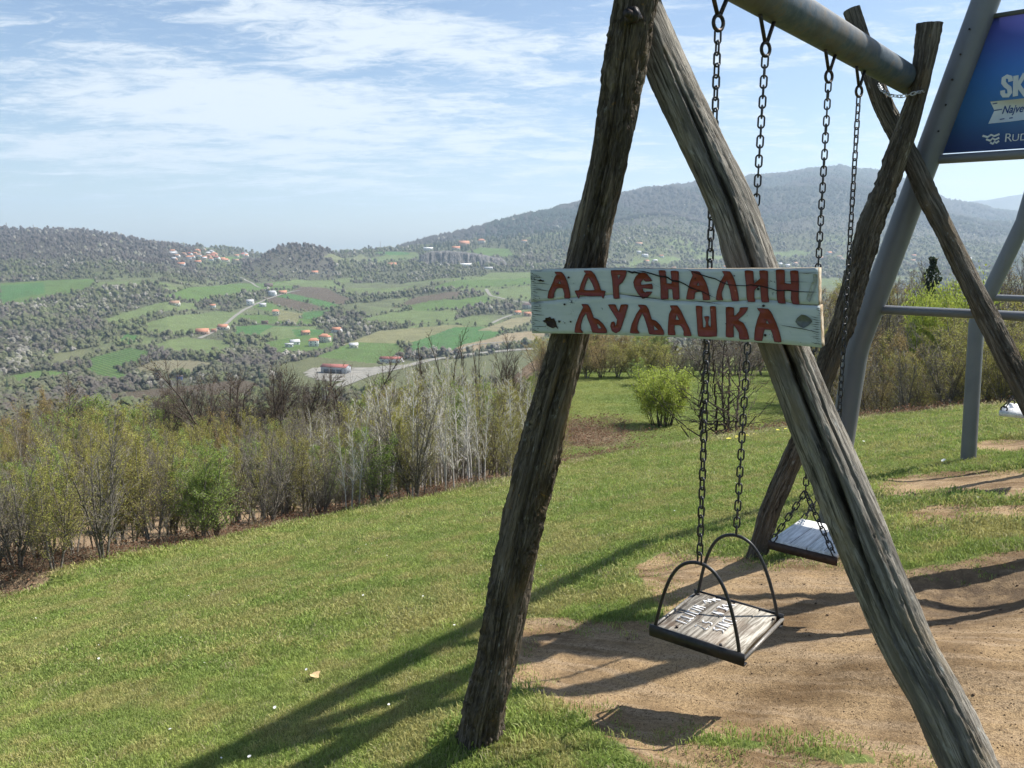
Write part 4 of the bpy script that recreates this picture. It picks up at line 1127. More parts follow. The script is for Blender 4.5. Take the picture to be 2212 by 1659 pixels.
def corner_quad(pxs, z): return [plane_z(x, y, z) for x, y in pxs]
ZS1 = EYE - .655 * D1
def swing1():
    L_, F_, R_, B_ = corner_quad([(1407,1362),(1603,1418),(1686,1340),(1507,1279)], ZS1)
    # square the seat up along the beam and across it
    c = (L_ + F_ + R_ + B_) / 4; ha = (np.linalg.norm(R_ - F_) + np.linalg.norm(B_ - L_)) / 4; hs = (np.linalg.norm(F_ - L_) + np.linalg.norm(R_ - B_)) / 4
    a = ((R_ - F_) + (B_ - L_)); a /= np.linalg.norm(a); s_ = ((F_ - L_) + (R_ - B_)); s_ = s_ - a * (s_ @ a); s_ /= np.linalg.norm(s_)
    print('seat1 half sizes along/side', ha, hs, 'centre', c)
    root = empty('swing', (c[0], c[1], c[2])); tag(root, "near swing with a grey plank seat, two black iron hoops and white scribbled writing", 'swing', 'swings hanging from the log frame')
    Rm = np.stack([a, s_, ZV], 1)
    def W_(u, v, w): return c + a * u + s_ * v + ZV * w
    # side rails (angle iron) under the hoops, rods along the other two sides
    for q in (-1, 1):
        m = MB(); m.box(W_(q * ha, 0, -.006), (.006, 2 * hs + .02, .052), Rm); m.box(W_(q * (ha - .016), 0, -.033), (.034, 2 * hs + .02, .005), Rm)
        m.build('side_rail', M_DKIRON, root)
        m = MB(); m.tube([W_(-ha, q * (hs + .006), -.004), W_(ha, q * (hs + .006), -.004)], .0085, 10); m.build('edge_rod', simple('ribbed_rod', (.20, .185, .165), .5, .5, .5, .3, 80), root, True)
    # planks: run along the beam direction
    PLK = []
    w = [(-hs + .012, -.215 * hs * 2 + .0), (-.212 * hs * 2, .02), (.024, .235), (.239, hs - .010)]
    edges = np.array([-hs + .014, -hs * .50, -.01, hs * .52, hs - .014])
    for i in range(4):
        v0, v1 = edges[i] + .0015, edges[i + 1] - .0015; m = MB()
        nn = 14; us = np.linspace(-ha + .005, ha - .005, nn); V = []
        for k, u in enumerate(us):
            e0 = v0 + .0015 * math.sin(u * 31 + i * 2); e1 = v1 - .0015 * math.sin(u * 27 + i); zt = .012 + .0015 * math.sin(i * 3 + u * 9)
            V += [W_(u, e0, -.024), W_(u, e1, -.024), W_(u, e1, zt - .003), W_(u, e1 - .004, zt), W_(u, e0 + .004, zt), W_(u, e0, zt - .003)]
        Q = [[k * 6 + j, k * 6 + (j + 1) % 6, (k + 1) * 6 + (j + 1) % 6, (k + 1) * 6 + j] for k in range(nn - 1) for j in range(6)]
        Q += [[0, 5, 4, 3], [0, 3, 2, 1], [(nn - 1) * 6 + j for j in (0, 1, 2, 3)], [(nn - 1) * 6 + j for j in (0, 3, 4, 5)]]
        m.add(V, Q); PLK.append(m.build('seat_plank', M_SEAT1B if i >= 2 else M_SEAT1, root))
    # hoops
    for q, (x, y) in ((-1, (1511, 1217)), (1, (1590, 1157))):
        b = beam_pt(S_AT[0 if q < 0 else 1]); d = ray(x, y); t_ = b[1] / d[1]; top = d * t_ + np.array([0, 0, EYE])
        base = W_(q * (ha - .008), 0, 0); H = top[2] - c[2]; P = []
        shape = [(-1, 0), (-.955, .12), (-.89, .3), (-.80, .5), (-.68, .7), (-.52, .86), (-.33, .955), (-.12, .998), (.1, 1.0), (.32, .95), (.50, .84), (.64, .70), (.76, .52), (.86, .33), (.94, .14), (.975, 0)]
        sh = np.array(shape); tt = np.linspace(0, len(sh) - 1, 61); sh = np.stack([np.interp(tt, range(len(sh)), sh[:, k]) for k in (0, 1)], 1)
        for _ in range(3): sh[1:-1] = (sh[:-2] + 2 * sh[1:-1] + sh[2:]) / 4
        for v, h in sh:
            P.append(base + s_ * v * (hs - .01) + ZV * (h * H) + (top - base - ZV * H) * h * .0 + a * ((top - base) @ a) * h + s_ * ((top - base) @ s_) * h * .8)
        m = MB(); m.tube(P, .0078, 10); m.build('hoop', M_DKIRON, root, True)
        tp = P[int(len(P) * .5)]
        chain([RING[0 if q < 0 else 1] - ZV * .028, top + ZV * .002], root, LINK, .0405, phase=.3 * q)
    for u, v in ((-.75, -.55), (.72, .93), (.86, -.88), (-.9, .5)):
        m = MB(); p = W_(u * ha, v * hs, .012); m.tube([p, p + ZV * .007], .007, 8); m.build('bolt_head', M_IRON, root)
    # scribbled white writing: three uneven lines (unreadable in the photograph beyond a few strokes)
    def stroke(pts, w_=.0030):
        pts = [c + a * u + s_ * v + ZV * .0155 for u, v in pts]; mm.tube(pts, w_, 4)
    GL = {'2': [(0,1),(.5,1),(.5,.55),(0,0),(.6,0)], '.': [(.2,0),(.3,.08)], '5': [(.6,1),(.1,1),(.05,.55),(.5,.5),(.5,.05),(0,0)], 'S': [(.6,.95),(.1,.85),(.1,.55),(.5,.45),(.5,.1),(0,0)], 'I': [(.2,0),(.3,1)],
          'N': [(0,0),(.05,1),(.5,0),(.6,1)], 'C': [(.6,.9),(.1,.8),(0,.2),(.5,0)], 'E': [(.6,1),(0,1),(.05,0),(.6,0)], 'T': [(0,1),(.7,1),(.35,1),(.3,0)], 'M': [(0,0),(.05,1),(.35,.4),(.6,1),(.7,0)], 'L': [(0,1),(0,0),(.5,0)], '1': [(.1,.8),(.3,1),(.25,0)], 'Z': [(0,1),(.6,1),(0,0),(.6,0)]}
    # text runs from the front-left towards the back, read along the beam direction
    for line, (v0, u0, sz) in zip(("IZLIEIM", "Z.S DAN TA", "SINCE"), ((-.58, -.55, .046), (-.13, -.52, .044), (.20, -.42, .046))):
        u = u0 * ha
        for ch in line:
            g = GL.get(ch)
            if g:
                mm = MB(); stroke([(u + x * sz * .7, v0 * hs - (y - .5) * sz * 1.15) for x, y in g]); mm.build('writing', M_CHALK, PLK[1])
            u += sz * .66
    for k, (u, v) in enumerate(((.55, -.55), (.66, -.5), (.75, -.42), (.60, -.12), (.70, -.05), (.5, -.02))):
        mm = MB(); stroke([(u * ha, v * hs), (u * ha + .02, v * hs - .02), (u * ha + .03, v * hs + .015)], .0032); mm.build('writing', M_CHALK, PLK[1])
swing1()

ZS2 = EYE - .440 * D1 * 1.93 * .93
def swing2():
    b3, b4 = beam_pt(S_AT[2]), beam_pt(S_AT[3])
    # the seat hangs under the two chains: find its height from the picture
    d = ray(1733, 1192); t_ = b3[1] / d[1] * .995; z = EYE + d[2] * t_
    F = plane_z(1810, 1205, z); L_ = plane_z(1658, 1177, z); B_ = plane_z(1721, 1134, z)
    a = B_ - L_; s_ = F - L_; print('seat2', np.linalg.norm(a), np.linalg.norm(s_), z)
    a /= np.linalg.norm(a); la = .46; ls = np.linalg.norm(s_); s_ = s_ - a * (s_ @ a); s_ /= np.linalg.norm(s_)
    c = (L_ + F) / 2 + a * la / 2
    root = empty('swing', tuple(c)); tag(root, "far swing with a bleached two-board seat hung on four short chains", 'swing', 'swings hanging from the log frame')
    Rm = np.stack([a, s_, ZV], 1)
    def W_(u, v, w): return c + a * u + s_ * v + ZV * w
    for q in (-1, 1):
        m = MB(); m.box(W_(q * la / 2, 0, -.012), (.007, ls + .01, .046), Rm); m.build('side_rail', simple('rusty_rail', (.045, .030, .024), .6, .4, .3, .3, 40), root)
    for q, (v0, v1) in enumerate(((-ls / 2 + .006, ls * .04), (ls * .07, ls / 2 - .006))):
        m = MB(); m.box(W_(0, (v0 + v1) / 2, .004 + .004 * q), (la - .012, v1 - v0, .034), Rm); m.build('seat_plank', M_SEAT2, root)
        m = MB(); m.box(W_(0, (v0 + v1) / 2 + .01, .0215 + .004 * q), (la - .03, .002, .0012), Rm); m.build('plank_crack', simple('crack_shadow_line', (.08, .07, .06), .9), root)
    j3 = np.array([b3[0], b3[1], 0]); dd = ray(1740, 1064); j3 = dd * (b3[1] / dd[1]) + np.array([0, 0, EYE])
    j4 = W_(la / 2, 0, j3[2] - c[2] + .01)
    chain([RING[2] - ZV * .028, j3], root, LINK, .0405, phase=.5)
    chain([RING[3] - ZV * .028, j4], root, LINK, .0405, phase=.2)
    for j, q in ((j3, -1), (j4, 1)):
        for v in (-1, 1): chain([j, W_(q * (la / 2 - .006), v * (ls / 2 - .012), .014)], root, LINK, .0405, phase=.9 * v)
swing2()

# ------------------------------------------------------------------ painted board
SG_L = on_plane(1147, 650, AX, CN - .245); SG_R = on_plane(1775, 660, AX, CN - .065)
sv = SG_R[:2] - SG_L[:2]; sv /= np.linalg.norm(sv); SN = np.array([-sv[1], sv[0]])       # pointing away from the camera
if SN[1] < 0: SN = -SN
SCN = float(SN @ SG_L[:2]); SN3 = np.array([SN[0], SN[1], 0])
def zpx(z, x, y):
    ox, oy, k = {1: (1880, 930, 2212 / 600), 2: (2440, 930, 2212 / 540)}[z]
    return (ox + x / k) / 1.64919, (oy + y / k) / 1.64919
def on_board(z, x, y, lift=0.0):
    return on_plane(*zpx(z, x, y), SN, SCN - lift)
def board_mat():
    t = MT('flaking_pale_blue_paint', .6, .35)
    o = t.coord('Object', rot=(0, 0, -math.atan2(sv[1], sv[0]))); m = t.N('ShaderNodeMapping'); t.L(o, m.inputs[0]); m.inputs['Scale'].default_value = (1.2, 1, 9)
    g = t.noise(m.outputs[0], 6, 6, .65, .4); s = t.noise(o, 40, 5, .75); b = t.noise(o, 3.2, 4, .6); s2 = t.noise(m.outputs[0], 22, 5, .75)
    c = t.mix(t.rmp(g, .3, .7), (.385, .435, .435), (.46, .50, .49))
    c = t.mix(t.math('MULTIPLY', t.rmp(b, .45, .7), .35), c, (.34, .39, .32))
    f = t.math('MULTIPLY', t.rmp(s, .60, .66), t.rmp(b, .46, .60))
    c = t.mix(f, c, (.07, .085, .09))
    c = t.mix(t.math('MULTIPLY', t.rmp(s2, .66, .70), t.rmp(g, .5, .6)), c, (.09, .10, .10))
    t.color(c); t.bump(t.math('ADD', g, t.math('MULTIPLY', s, .4)), .002, .7); return t.m
def raw_wood():
    t = MT('raw_board_edge', .85, .2); o = t.coord('Object'); n = t.noise(o, 30, 6, .7); n2 = t.noise(o, 110, 4, .7)
    t.color(t.mix(t.rmp(n, .35, .65), (.20, .135, .070), (.50, .43, .33))); t.bump(n2, .003, 1); return t.m
M_BOARD, M_RAW = board_mat(), raw_wood()
M_LET = MT('brick_red_lettering', .55, .35)
_o = M_LET.coord('Object'); _n = M_LET.noise(_o, 30, 5, .7); _b = M_LET.noise(_o, 6, 4, .6)
M_LET.color(M_LET.mix(M_LET.math('MULTIPLY', M_LET.rmp(_n, .66, .73), M_LET.rmp(_b, .56, .66)), M_LET.mix(M_LET.rmp(_b, .35, .65), (.150, .026, .018), (.200, .038, .025)), (.50, .28, .24))); M_LET = M_LET.m
M_OUTL = simple('dark_letter_outline', (.075, .028, .024), .7)
SIGN = empty('painted_sign', tuple((SG_L + SG_R) / 2)); tag(SIGN, "pale blue wooden board with red Cyrillic lettering nailed across the near log legs", 'sign')
from mathutils.geometry import tessellate_polygon
BOARDS = []
def flat_poly(name, z, loops, lift, mat, thick=.0012, parent=SIGN, grow=0.0):
    L3 = []
    for k, lp in enumerate(loops):
        lp = np.array(lp, float)
        n_ = 3; dense = []
        for i in range(len(lp)):
            p0, p1, p2, p3 = lp[i - 1], lp[i], lp[(i + 1) % len(lp)], lp[(i + 2) % len(lp)]
            dense.append(p1)
            if np.linalg.norm(p2 - p1) > 26:
                for t in (.33, .66):
                    cm = .5 * ((2 * p1) + (-p0 + p2) * t + (2 * p0 - 5 * p1 + 4 * p2 - p3) * t * t + (-p0 + 3 * p1 - 3 * p2 + p3) * t ** 3)
                    lin = p1 + (p2 - p1) * t; dense.append(lin * .72 + cm * .28)
        lp = np.array(dense)
        if grow:
            c = lp; nx = np.roll(c, -1, 0) - np.roll(c, 1, 0); nn = np.stack([nx[:, 1], -nx[:, 0]], 1); nn /= np.linalg.norm(nn, axis=1)[:, None] + 1e-9
            ar = np.sum(c[:, 0] * np.roll(c[:, 1], -1) - np.roll(c[:, 0], -1) * c[:, 1]); sg = 1 if ar > 0 else -1
            lp = c + nn * grow * sg * (1 if k == 0 else -1)
        L3.append([on_board(z, x, y, lift) for x, y in lp])
    # tessellate in board coordinates
    def uvw(p): return Vector((float(p[:2] @ sv), float(p[2]), 0))
    tris = tessellate_polygon([[uvw(p) for p in l] for l in L3])
    V = np.array([p for l in L3 for p in l]); n = len(V); V2 = V + SN3 * (thick + lift)
    V2 = V + SN3 * thick
    T = [list(t) for t in tris] + [[t[0] + n, t[2] + n, t[1] + n] for t in tris]; Q = []; k = 0
    for l in L3:
        for i in range(len(l)): a, b = k + i, k + (i + 1) % len(l); Q.append([a, b, b + n, a + n])
        k += len(l)
    if BOARDS: parent = BOARDS[1] if (zpx(z, *loops[0][0])[1] > 655) else BOARDS[0]
    return obj(name, np_mesh(name, np.concatenate([V, V2]), [np.array(Q), np.array(T)], mat), parent)
# planks
def z2to1(x, y):   # Z2 zoom coordinates to Z1
    return ((2440 + x / (2212 / 540)) - 1880) * 2212 / 600, (y / (2212 / 540)) * 2212 / 600
joint = [(44,545),(320,520),(700,470),(1200,440),(1450,465),(1580,480),(1850,520)] + [z2to1(*p) for p in ((120,590),(360,606),(500,590),(620,602),(790,583),(1080,562),(1330,578),(1500,602),(1650,630),(1950,644))]
topb = [(35,118),(300,106),(560,104),(900,96),(1400,98),(1900,104)] + [z2to1(*p) for p in ((200,118),(900,112),(1500,110),(1945,104))]
botb = [(57,950),(700,958),(1200,975),(1900,998)] + [z2to1(*p) for p in ((100,1128),(900,1180),(1400,1212),(1995,1268))]
r_up = topb + [z2to1(1948, 300), z2to1(1950, 644)][:-1] + joint[::-1][0:1]
def plank(name, up, lo, lift, thick):
    """slab with painted front and raw edges"""
    up = np.array(up); lo = np.array(lo); xs = np.linspace(0, 1, 90)
    def along(c, k): s = np.r_[0, np.cumsum(np.hypot(*np.diff(c, axis=0).T))]; s /= s[-1]; return np.stack([np.interp(k, s, c[:, 0]), np.interp(k, s, c[:, 1])], 1)
    U, Lw = along(up, xs), along(lo, xs); rows_ = 9; V = []
    for j in range(rows_):
        k = j / (rows_ - 1)
        for i in range(len(xs)):
            p = U[i] * (1 - k) + Lw[i] * k
            rag = 1.2 * math.sin(i * 2.1 + j) if 0 < i < len(xs) - 1 else 3.0 * math.sin(j * 2.7)
            V.append(on_board(1, p[0] + (rag if i in (0, len(xs) - 1) else 0), p[1] + (.8 * math.sin(i * .9) if j in (0, rows_ - 1) else 0), lift))
    V = np.array(V); n = len(V); c = len(xs); VB = V + SN3 * thick
    # a slab: the back is directly behind the front
    ii = np.arange(rows_ - 1)[:, None] * c + np.arange(c - 1)[None, :]; Qf = np.stack([ii, ii + c, ii + c + 1, ii + 1], -1).reshape(-1, 4)
    Qb = Qf[:, ::-1] + n; E = []
    for i in range(c - 1): E += [[i, i + 1, i + 1 + n, i + n], [(rows_ - 1) * c + i + 1, (rows_ - 1) * c + i, (rows_ - 1) * c + i + n, (rows_ - 1) * c + i + 1 + n]]
    for j in range(rows_ - 1): E += [[j * c + c, j * c, j * c + n, j * c + c + n], [j * c + c - 1, j * c + 2 * c - 1, j * c + 2 * c - 1 + n, j * c + c - 1 + n]]
    Q = np.concatenate([Qf, Qb, np.array(E)]); mi = np.r_[np.zeros(len(Qf)), np.ones(len(Qb) + len(E))]
    return obj(name, np_mesh(name, np.concatenate([V, VB]), Q, mats=[M_BOARD, M_RAW], midx=mi), SIGN)
j2 = [(x, y + 1.2 + 2.2 * max(0, (x - 1500) / 2400)) for x, y in joint]; j2 = j2[:-2] + [z2to1(1650, 640), z2to1(1969, 655)]
BOARDS = [plank('board', topb, joint, 0, .062), plank('board', j2, botb, .0008, .062)]
LET = [(1, [[(355,148),(440,150),(480,195),(520,290),(550,420),(553,490),(482,487),(485,440),(462,362),(420,352),(375,362),(345,420),(335,490),(262,490),(280,400),(330,290),(360,210),(383,183)],[(420,255),(395,302),(438,305)]]),
 (1, [[(738,130),(830,133),(880,190),(930,300),(960,390),(1016,400),(990,495),(968,460),(820,462),(685,452),(668,495),(620,395),(675,390),(700,310),(745,200),(765,165)],[(797,215),(755,300),(738,388),(880,388),(850,300)]]),
 (1, [[(1095,128),(1293,128),(1280,210),(1240,280),(1192,320),(1195,400),(1203,492),(1130,492),(1120,350),(1110,230)],[(1175,183),(1218,183),(1190,248)]]),
 (1, [[(1510,155),(1560,170),(1632,262),(1548,270),(1515,240),(1485,280),(1485,315),(1510,318),(1628,305),(1638,368),(1505,355),(1515,400),(1545,420),(1560,408),(1635,408),(1575,470),(1510,495),(1450,430),(1405,350),(1390,280),(1420,210),(1465,165)]]),
 (1, [[(1722,128),(1805,130),(1812,190),(1825,298),(1893,298),(1888,200),(1880,135),(1978,140),(1980,280),(1990,500),(1912,502),(1900,375),(1843,370),(1842,498),(1750,498),(1748,350),(1738,220)]]),
 (2, [[(90,148),(205,160),(245,210),(310,330),(345,450),(360,568),(265,568),(262,500),(240,445),(155,455),(138,500),(132,560),(22,558),(45,430),(80,300),(115,215)],[(190,310),(170,362),(217,365)]]),
 (2, [[(545,152),(655,158),(700,230),(740,340),(770,470),(783,580),(688,580),(660,430),(612,285),(570,360),(535,460),(535,510),(552,573),(458,568),(470,450),(510,330),(575,205)]]),
 (2, [[(875,145),(990,150),(1000,250),(1008,340),(1050,300),(1100,260),(1090,145),(1207,150),(1208,350),(1210,500),(1225,600),(1125,600),(1112,520),(1100,350),(1050,390),(1012,430),(1010,540),(1025,595),(925,595),(905,540),(895,350)]]),
 (2, [[(1330,135),(1452,138),(1455,325),(1550,340),(1545,250),(1540,148),(1650,148),(1660,350),(1655,530),(1668,635),(1575,625),(1550,560),(1552,430),(1455,420),(1450,530),(1468,622),(1365,612),(1345,540),(1340,350)]]),
 (1, [[(708,573),(785,575),(820,630),(865,750),(920,770),(985,830),(1030,900),(1033,948),(855,940),(830,860),(790,760),(765,685),(720,750),(695,840),(695,900),(723,945),(617,937),(635,830),(680,710),(730,610)],[(905,825),(930,830),(970,885),(925,892)]]),
 (1, [[(1058,577),(1148,577),(1165,620),(1198,675),(1225,580),(1313,577),(1290,680),(1240,830),(1210,915),(1160,948),(1110,920),(1088,860),(1100,810),(1130,800),(1145,830),(1130,868),(1165,840),(1175,770),(1120,680)]]),
 (1, [[(1450,580),(1548,585),(1585,640),(1625,770),(1680,790),(1740,850),(1780,920),(1785,970),(1600,962),(1580,890),(1540,760),(1505,685),(1465,760),(1438,850),(1437,900),(1463,952),(1345,945),(1370,830),(1430,700),(1480,625)],[(1650,840),(1715,905),(1660,912)]]),
 (1, [[(1872,590),(1960,590),(2010,660),(2070,790),(2120,890),(2147,985),(2052,983),(2050,920),(2020,860),(1985,840),(1925,845),(1925,905),(1937,972),(1845,970),(1845,850),(1860,700),(1893,635)],[(1955,700),(1937,775),(1990,777)]]),
 (2, [[(162,662),(250,668),(248,780),(262,970),(300,972),(310,900),(285,815),(350,815),(335,900),(345,950),(380,972),(378,800),(370,668),(447,670),(455,850),(462,1100),(200,1100),(185,1000),(172,800)]]),
 (2, [[(600,680),(710,685),(712,800),(745,795),(795,740),(810,685),(920,682),(880,760),(775,860),(850,910),(900,1000),(935,1145),(800,1143),(790,1050),(740,970),(705,930),(708,1112),(600,1105),(605,900)]]),
 (2, [[(1055,695),(1215,705),(1270,780),(1330,910),(1380,1050),(1405,1185),(1305,1178),(1290,1100),(1255,1005),(1165,1000),(1145,1050),(1125,1165),(1015,1158),(1025,1000),(1060,860),(1100,750)],[(1195,855),(1180,910),(1228,922)]])]
for z, loops in LET:
    flat_poly('letter_outline', z, loops, .0042, M_OUTL, .0006, grow=4.5)
    flat_poly('letter', z, loops, .0052, M_LET, .0006)
# knots, stains, holes, cracks
flat_poly('knot_hole', 1, [[(190,790),(230,775),(235,750),(270,745),(295,735),(310,760),(345,755),(365,800),(380,850),(400,895),(365,870),(330,885),(290,870),(250,850),(240,820)]], .0046, simple('dark_knot', (.035, .022, .018), .8, .2, 0, .4, 60), .0008)
flat_poly('knot_hole', 1, [[(125,255),(150,250),(170,242),(190,255),(215,255),(205,275),(175,270),(150,272)]], .0046, simple('dark_knot_small', (.03, .02, .018), .8), .0008)
flat_poly('knot_stain', 2, [[(1612,890),(1640,830),(1700,785),(1760,795),(1830,840),(1858,890),(1800,945),(1730,982),(1660,950)]], .0046, simple('grey_knot_stain', (.115, .125, .115), .7, .3, 0, .25, 50), .0008)
flat_poly('brush_stain', 2, [[(1870,200),(1935,195),(1930,330),(1890,430),(1850,520),(1820,605),(1775,560),(1790,500),(1820,430),(1850,320),(1880,300)]], .0046, simple('grey_brush_stain', (.30, .32, .29), .7, .3, 0, .3, 40), .0008)
for z, x, y, r_ in ((1,534,219,14),(1,482,573,13),(1,410,797,15),(1,562,800,12),(2,1068,413,20),(2,1145,657,20),(2,1170,1087,20),(2,720,219,10),(2,598,918,9),(2,1165,855,8),(2,150,262,9)):
    a_ = np.arange(10) * 2 * math.pi / 10; flat_poly('nail_head', z, [[(x + r_ * math.cos(q), y + r_ * math.sin(q)) for q in a_]], .0064, M_IRON, .002)
def crack(z, pts, w0):
    pts = np.array(pts, float); up = []; lo = []
    for i, p in enumerate(pts):
        k = i / (len(pts) - 1); w = w0 * 1.45 * (.35 + .65 * math.sin(math.pi * min(1, max(0, .12 + .8 * k)))) * (1 if 0 < i < len(pts) - 1 else .25)
        up.append((p[0], p[1] - w)); lo.append((p[0], p[1] + w))
    flat_poly('crack', z, [up + lo[::-1]], .0072, simple('open_crack', (.012, .012, .013), .9), .0008)
crack(1, [(1290,130),(1330,140),(1370,155),(1400,148),(1450,160),(1500,158)], 9)
crack(1, [(1435,128),(1520,140),(1620,168),(1740,205),(1830,215),(1900,262),(1985,272),(2070,310),(2130,352),(2210,385)], 7)
crack(2, [(30,125),(150,175),(240,205),(350,240),(440,262),(540,315),(640,352),(700,350)], 6)
crack(2, [(0,335),(80,385),(180,430),(250,450),(330,490),(450,545)], 5)
crack(2, [(660,355),(760,360),(880,365),(960,350),(1100,372),(1240,400),(1340,435),(1500,432),(1650,450),(1800,455),(1940,458)], 5)
crack(2, [(1650,175),(1780,180),(1935,172)], 4); crack(2, [(1455,298),(1600,305),(1840,312)], 3); crack(2, [(1380,935),(1550,965),(1750,1000),(1970,1055)], 3.5)
crack(2, [(60,575),(300,600),(560,645)], 3); crack(1, [(1640,300),(1740,352)], 3); crack(1, [(1210,440),(1400,462),(1560,482),(1850,520)], 3.5)
rr_ = random.Random(4)
for k in range(30):
    y = 135 + k * 27; l = rr_.uniform(30, 150) if k % 3 else rr_.uniform(120, 260); crack(1, [(40 + k * .6, y), (40 + l * .5, y + rr_.uniform(-4, 8)), (40 + l, y + rr_.uniform(0, 22))], rr_.uniform(1.6, 3.6))
for k in range(16):
    y = 700 + k * 34; l = rr_.uniform(40, 160); crack(2, [(1985 - k * .3, y), (1985 - l * .5, y - rr_.uniform(0, 10)), (1985 - l, y - rr_.uniform(4, 30))], rr_.uniform(1.5, 3.5))
# ------------------------------------------------------------------ tall steel swing behind
M_STEEL = MT('grey_painted_steel', .45, .45, .1)
_n = M_STEEL.noise(M_STEEL.coord('Object'), 2.5, 5, .6); _s = M_STEEL.noise(M_STEEL.coord('Object'), 60, 4, .7)
M_STEEL.color(M_STEEL.mix(M_STEEL.math('MULTIPLY', M_STEEL.rmp(_s, .60, .72), M_STEEL.rmp(_n, .42, .62)), M_STEEL.mix(M_STEEL.rmp(_n, .3, .7), (.118, .128, .145), (.150, .158, .172)), (.16, .12, .08))); M_STEEL = M_STEEL.m
SF1 = 5.81; DL2 = 4.27
def sp(x, y, c=SF1): return on_plane(x, y, AX, c)
bend = sp(1850, 752); upper = sp(2130, 0)
dirv = (upper - bend) / (upper[2] - bend[2])
gb = bend + np.array([-.06, .02, 0]); gz = float(ground_h(np.array([gb[0]]), np.array([gb[1]]))[0])
base1 = np.array([gb[0] - .05, gb[1] + .04, gz - .3]); APZ = EYE + 4.05 - 0
apex = bend + dirv * (APZ - bend[2])
apex[:2] = .35 * apex[:2] + .65 * np.array([3.03, 5.04])          # the steep upper part is straight to the picture's top edge
STEEL = empty('steel_swing_frame', (base1[0], base1[1], gz)); tag(STEEL, "tall grey tubular steel swing frame with bent legs behind the log frame", 'swing frame')
def mirror(p):   # across the apex, sideways
    s0 = apex[:2] @ SD; s = p[:2] @ SD; q = p.copy(); q[:2] = p[:2] + SD * 2 * (s0 - s); return q
off = AX3 * DL2
def bent(a, b, c, top, r):
    P = [a, b - ZV * .05 * 0 + (a - b) * .06, b + (c - b) * .05]
    pts = [a]; 
    for k in np.linspace(0, 1, 7): pts.append((1 - k) ** 2 * (b + (a - b) * .05) + 2 * k * (1 - k) * b + k * k * (b + (c - b) * .05))
    pts += [c, top]; m = MB(); m.tube(pts, r, 28); return m
LR = .081
top1 = upper + (apex - upper) * 1.0
for j, o_ in enumerate((np.zeros(3), off)):
    A_, B_, C_, D_ = base1 + o_, bend + o_, upper + o_, apex + o_
    if j == 1:   # the far side frame stands on lower ground; match it to the picture
        p = sp(2110, 690, SF1 + DL2); q = sp(2212, 478, SF1 + DL2); dv = (q - p) / (q[2] - p[2]); B_ = p; C_ = q; g = sp(2097, 955, SF1 + DL2)
        gz2 = float(ground_h(np.array([g[0]]), np.array([g[1]]))[0]); print('far steel leg: picture z', g[2], 'ground', gz2); A_ = np.array([g[0], g[1], min(gz2 - .2, g[2])])
    o1 = bent(A_, B_, C_, D_, LR if j == 0 else LR * .98).build('leg', M_STEEL, STEEL); smooth_angle(o1)
    A2, B2, C2 = mirror(A_), mirror(B_), mirror(C_)
    if j: 
        s0 = (apex + off)[:2] @ SD
        def mir(p): q = p.copy(); q[:2] = p[:2] + SD * 2 * (s0 - p[:2] @ SD); return q
        A2, B2, C2 = mir(A_), mir(B_), mir(C_)
    A2[2] = float(ground_h(np.array([A2[0]]), np.array([A2[1]]))[0]) - .3
    o2 = bent(A2, B2, C2, D_, LR).build('leg', M_STEEL, STEEL); smooth_angle(o2)
    # lower cross pipe
    y0 = 668 if j == 0 else 643; x0 = 1885 if j == 0 else 2135
    p = sp(x0, y0, SF1 + (DL2 if j else 0)); q = (mirror(p) if j == 0 else mir(p)); m = MB(); m.tube([p, q], .030 if j == 0 else .036, 16); o3 = m.build('cross_pipe', M_STEEL, STEEL); smooth_angle(o3)
    if j == 0:
        p = sp(2008, 346); q = mirror(p); m = MB(); m.tube([p, q], .029, 16); o3 = m.build('cross_pipe', M_STEEL, STEEL); smooth_angle(o3)
        zt = sp(2148, 40)[2]
m = MB(); m.tube([apex - AX3 * .25, apex + off * 1.04 + ZV * 0], .095, 28); o4 = m.build('top_beam', M_STEEL, STEEL); smooth_angle(o4)
for k in range(7):
    x, y = [(3453,104),(3421,194),(3392,284),(3369,374),(3343,468)][k] if k < 5 else (None, None)
    if x: p = sp(x / 1.64919, y / 1.64919, SF1 - .094); m = MB(); m.tube([p, p + AX3 * .01], .006, 8); m.build('rivet_hole', M_IRON, STEEL)
# the thin white cable stub on the leg
p0, p1 = sp(1857, 762, SF1 - .02), sp(1850, 900, SF1 - .02); m = MB(); m.tube([p0, p0 + (p1 - p0) * .5 + SD3 * .004, p1], .007, 8); m.build('edge_strip', simple('pale_edge_strip', (.36, .36, .33), .6), STEEL, True)

# blue banner panel between the legs of the near side
def blue_mat():
    t = MT('blue_banner_print', .45, .4)
    tc = t.N('ShaderNodeTexCoord'); s = t.N('ShaderNodeSeparateXYZ'); t.L(tc.outputs['Generated'], s.inputs[0])
    z = s.outputs[2]
    n = t.noise(t.coord('Generated', (1, 1, 2)), 2, 3, .5)
    zz = t.math('ADD', z, t.math('MULTIPLY', t.math('SUBTRACT', n, .5), .2))
    c = t.mix(t.rmp(zz, .0, .38), (.060, .11, .38), (.055, .20, .52)); c = t.mix(t.rmp(zz, .5, .98), c, (.095, .11, .36))
    t.color(c); return t.m
BAN = empty('banner_panel', tuple(sp(2060, 330))); tag(BAN, "blue banner with white lettering stretched between the steel frame's legs, cut by the right edge", 'banner')
zb = sp(2020, 340)[2] + .02
PC = SF1 + .0
def legx(z):  # sideways coordinate of the leg's axis at height z
    p = bend + (upper - bend) * (z - bend[2]) / (upper[2] - bend[2]); return p[:2] @ SD
sap = apex[:2] @ SD
def pan(s, z, lift=0.0): p = SD * s + AX * (PC - lift); return np.array([p[0], p[1], z])
M_BLUE = blue_mat()
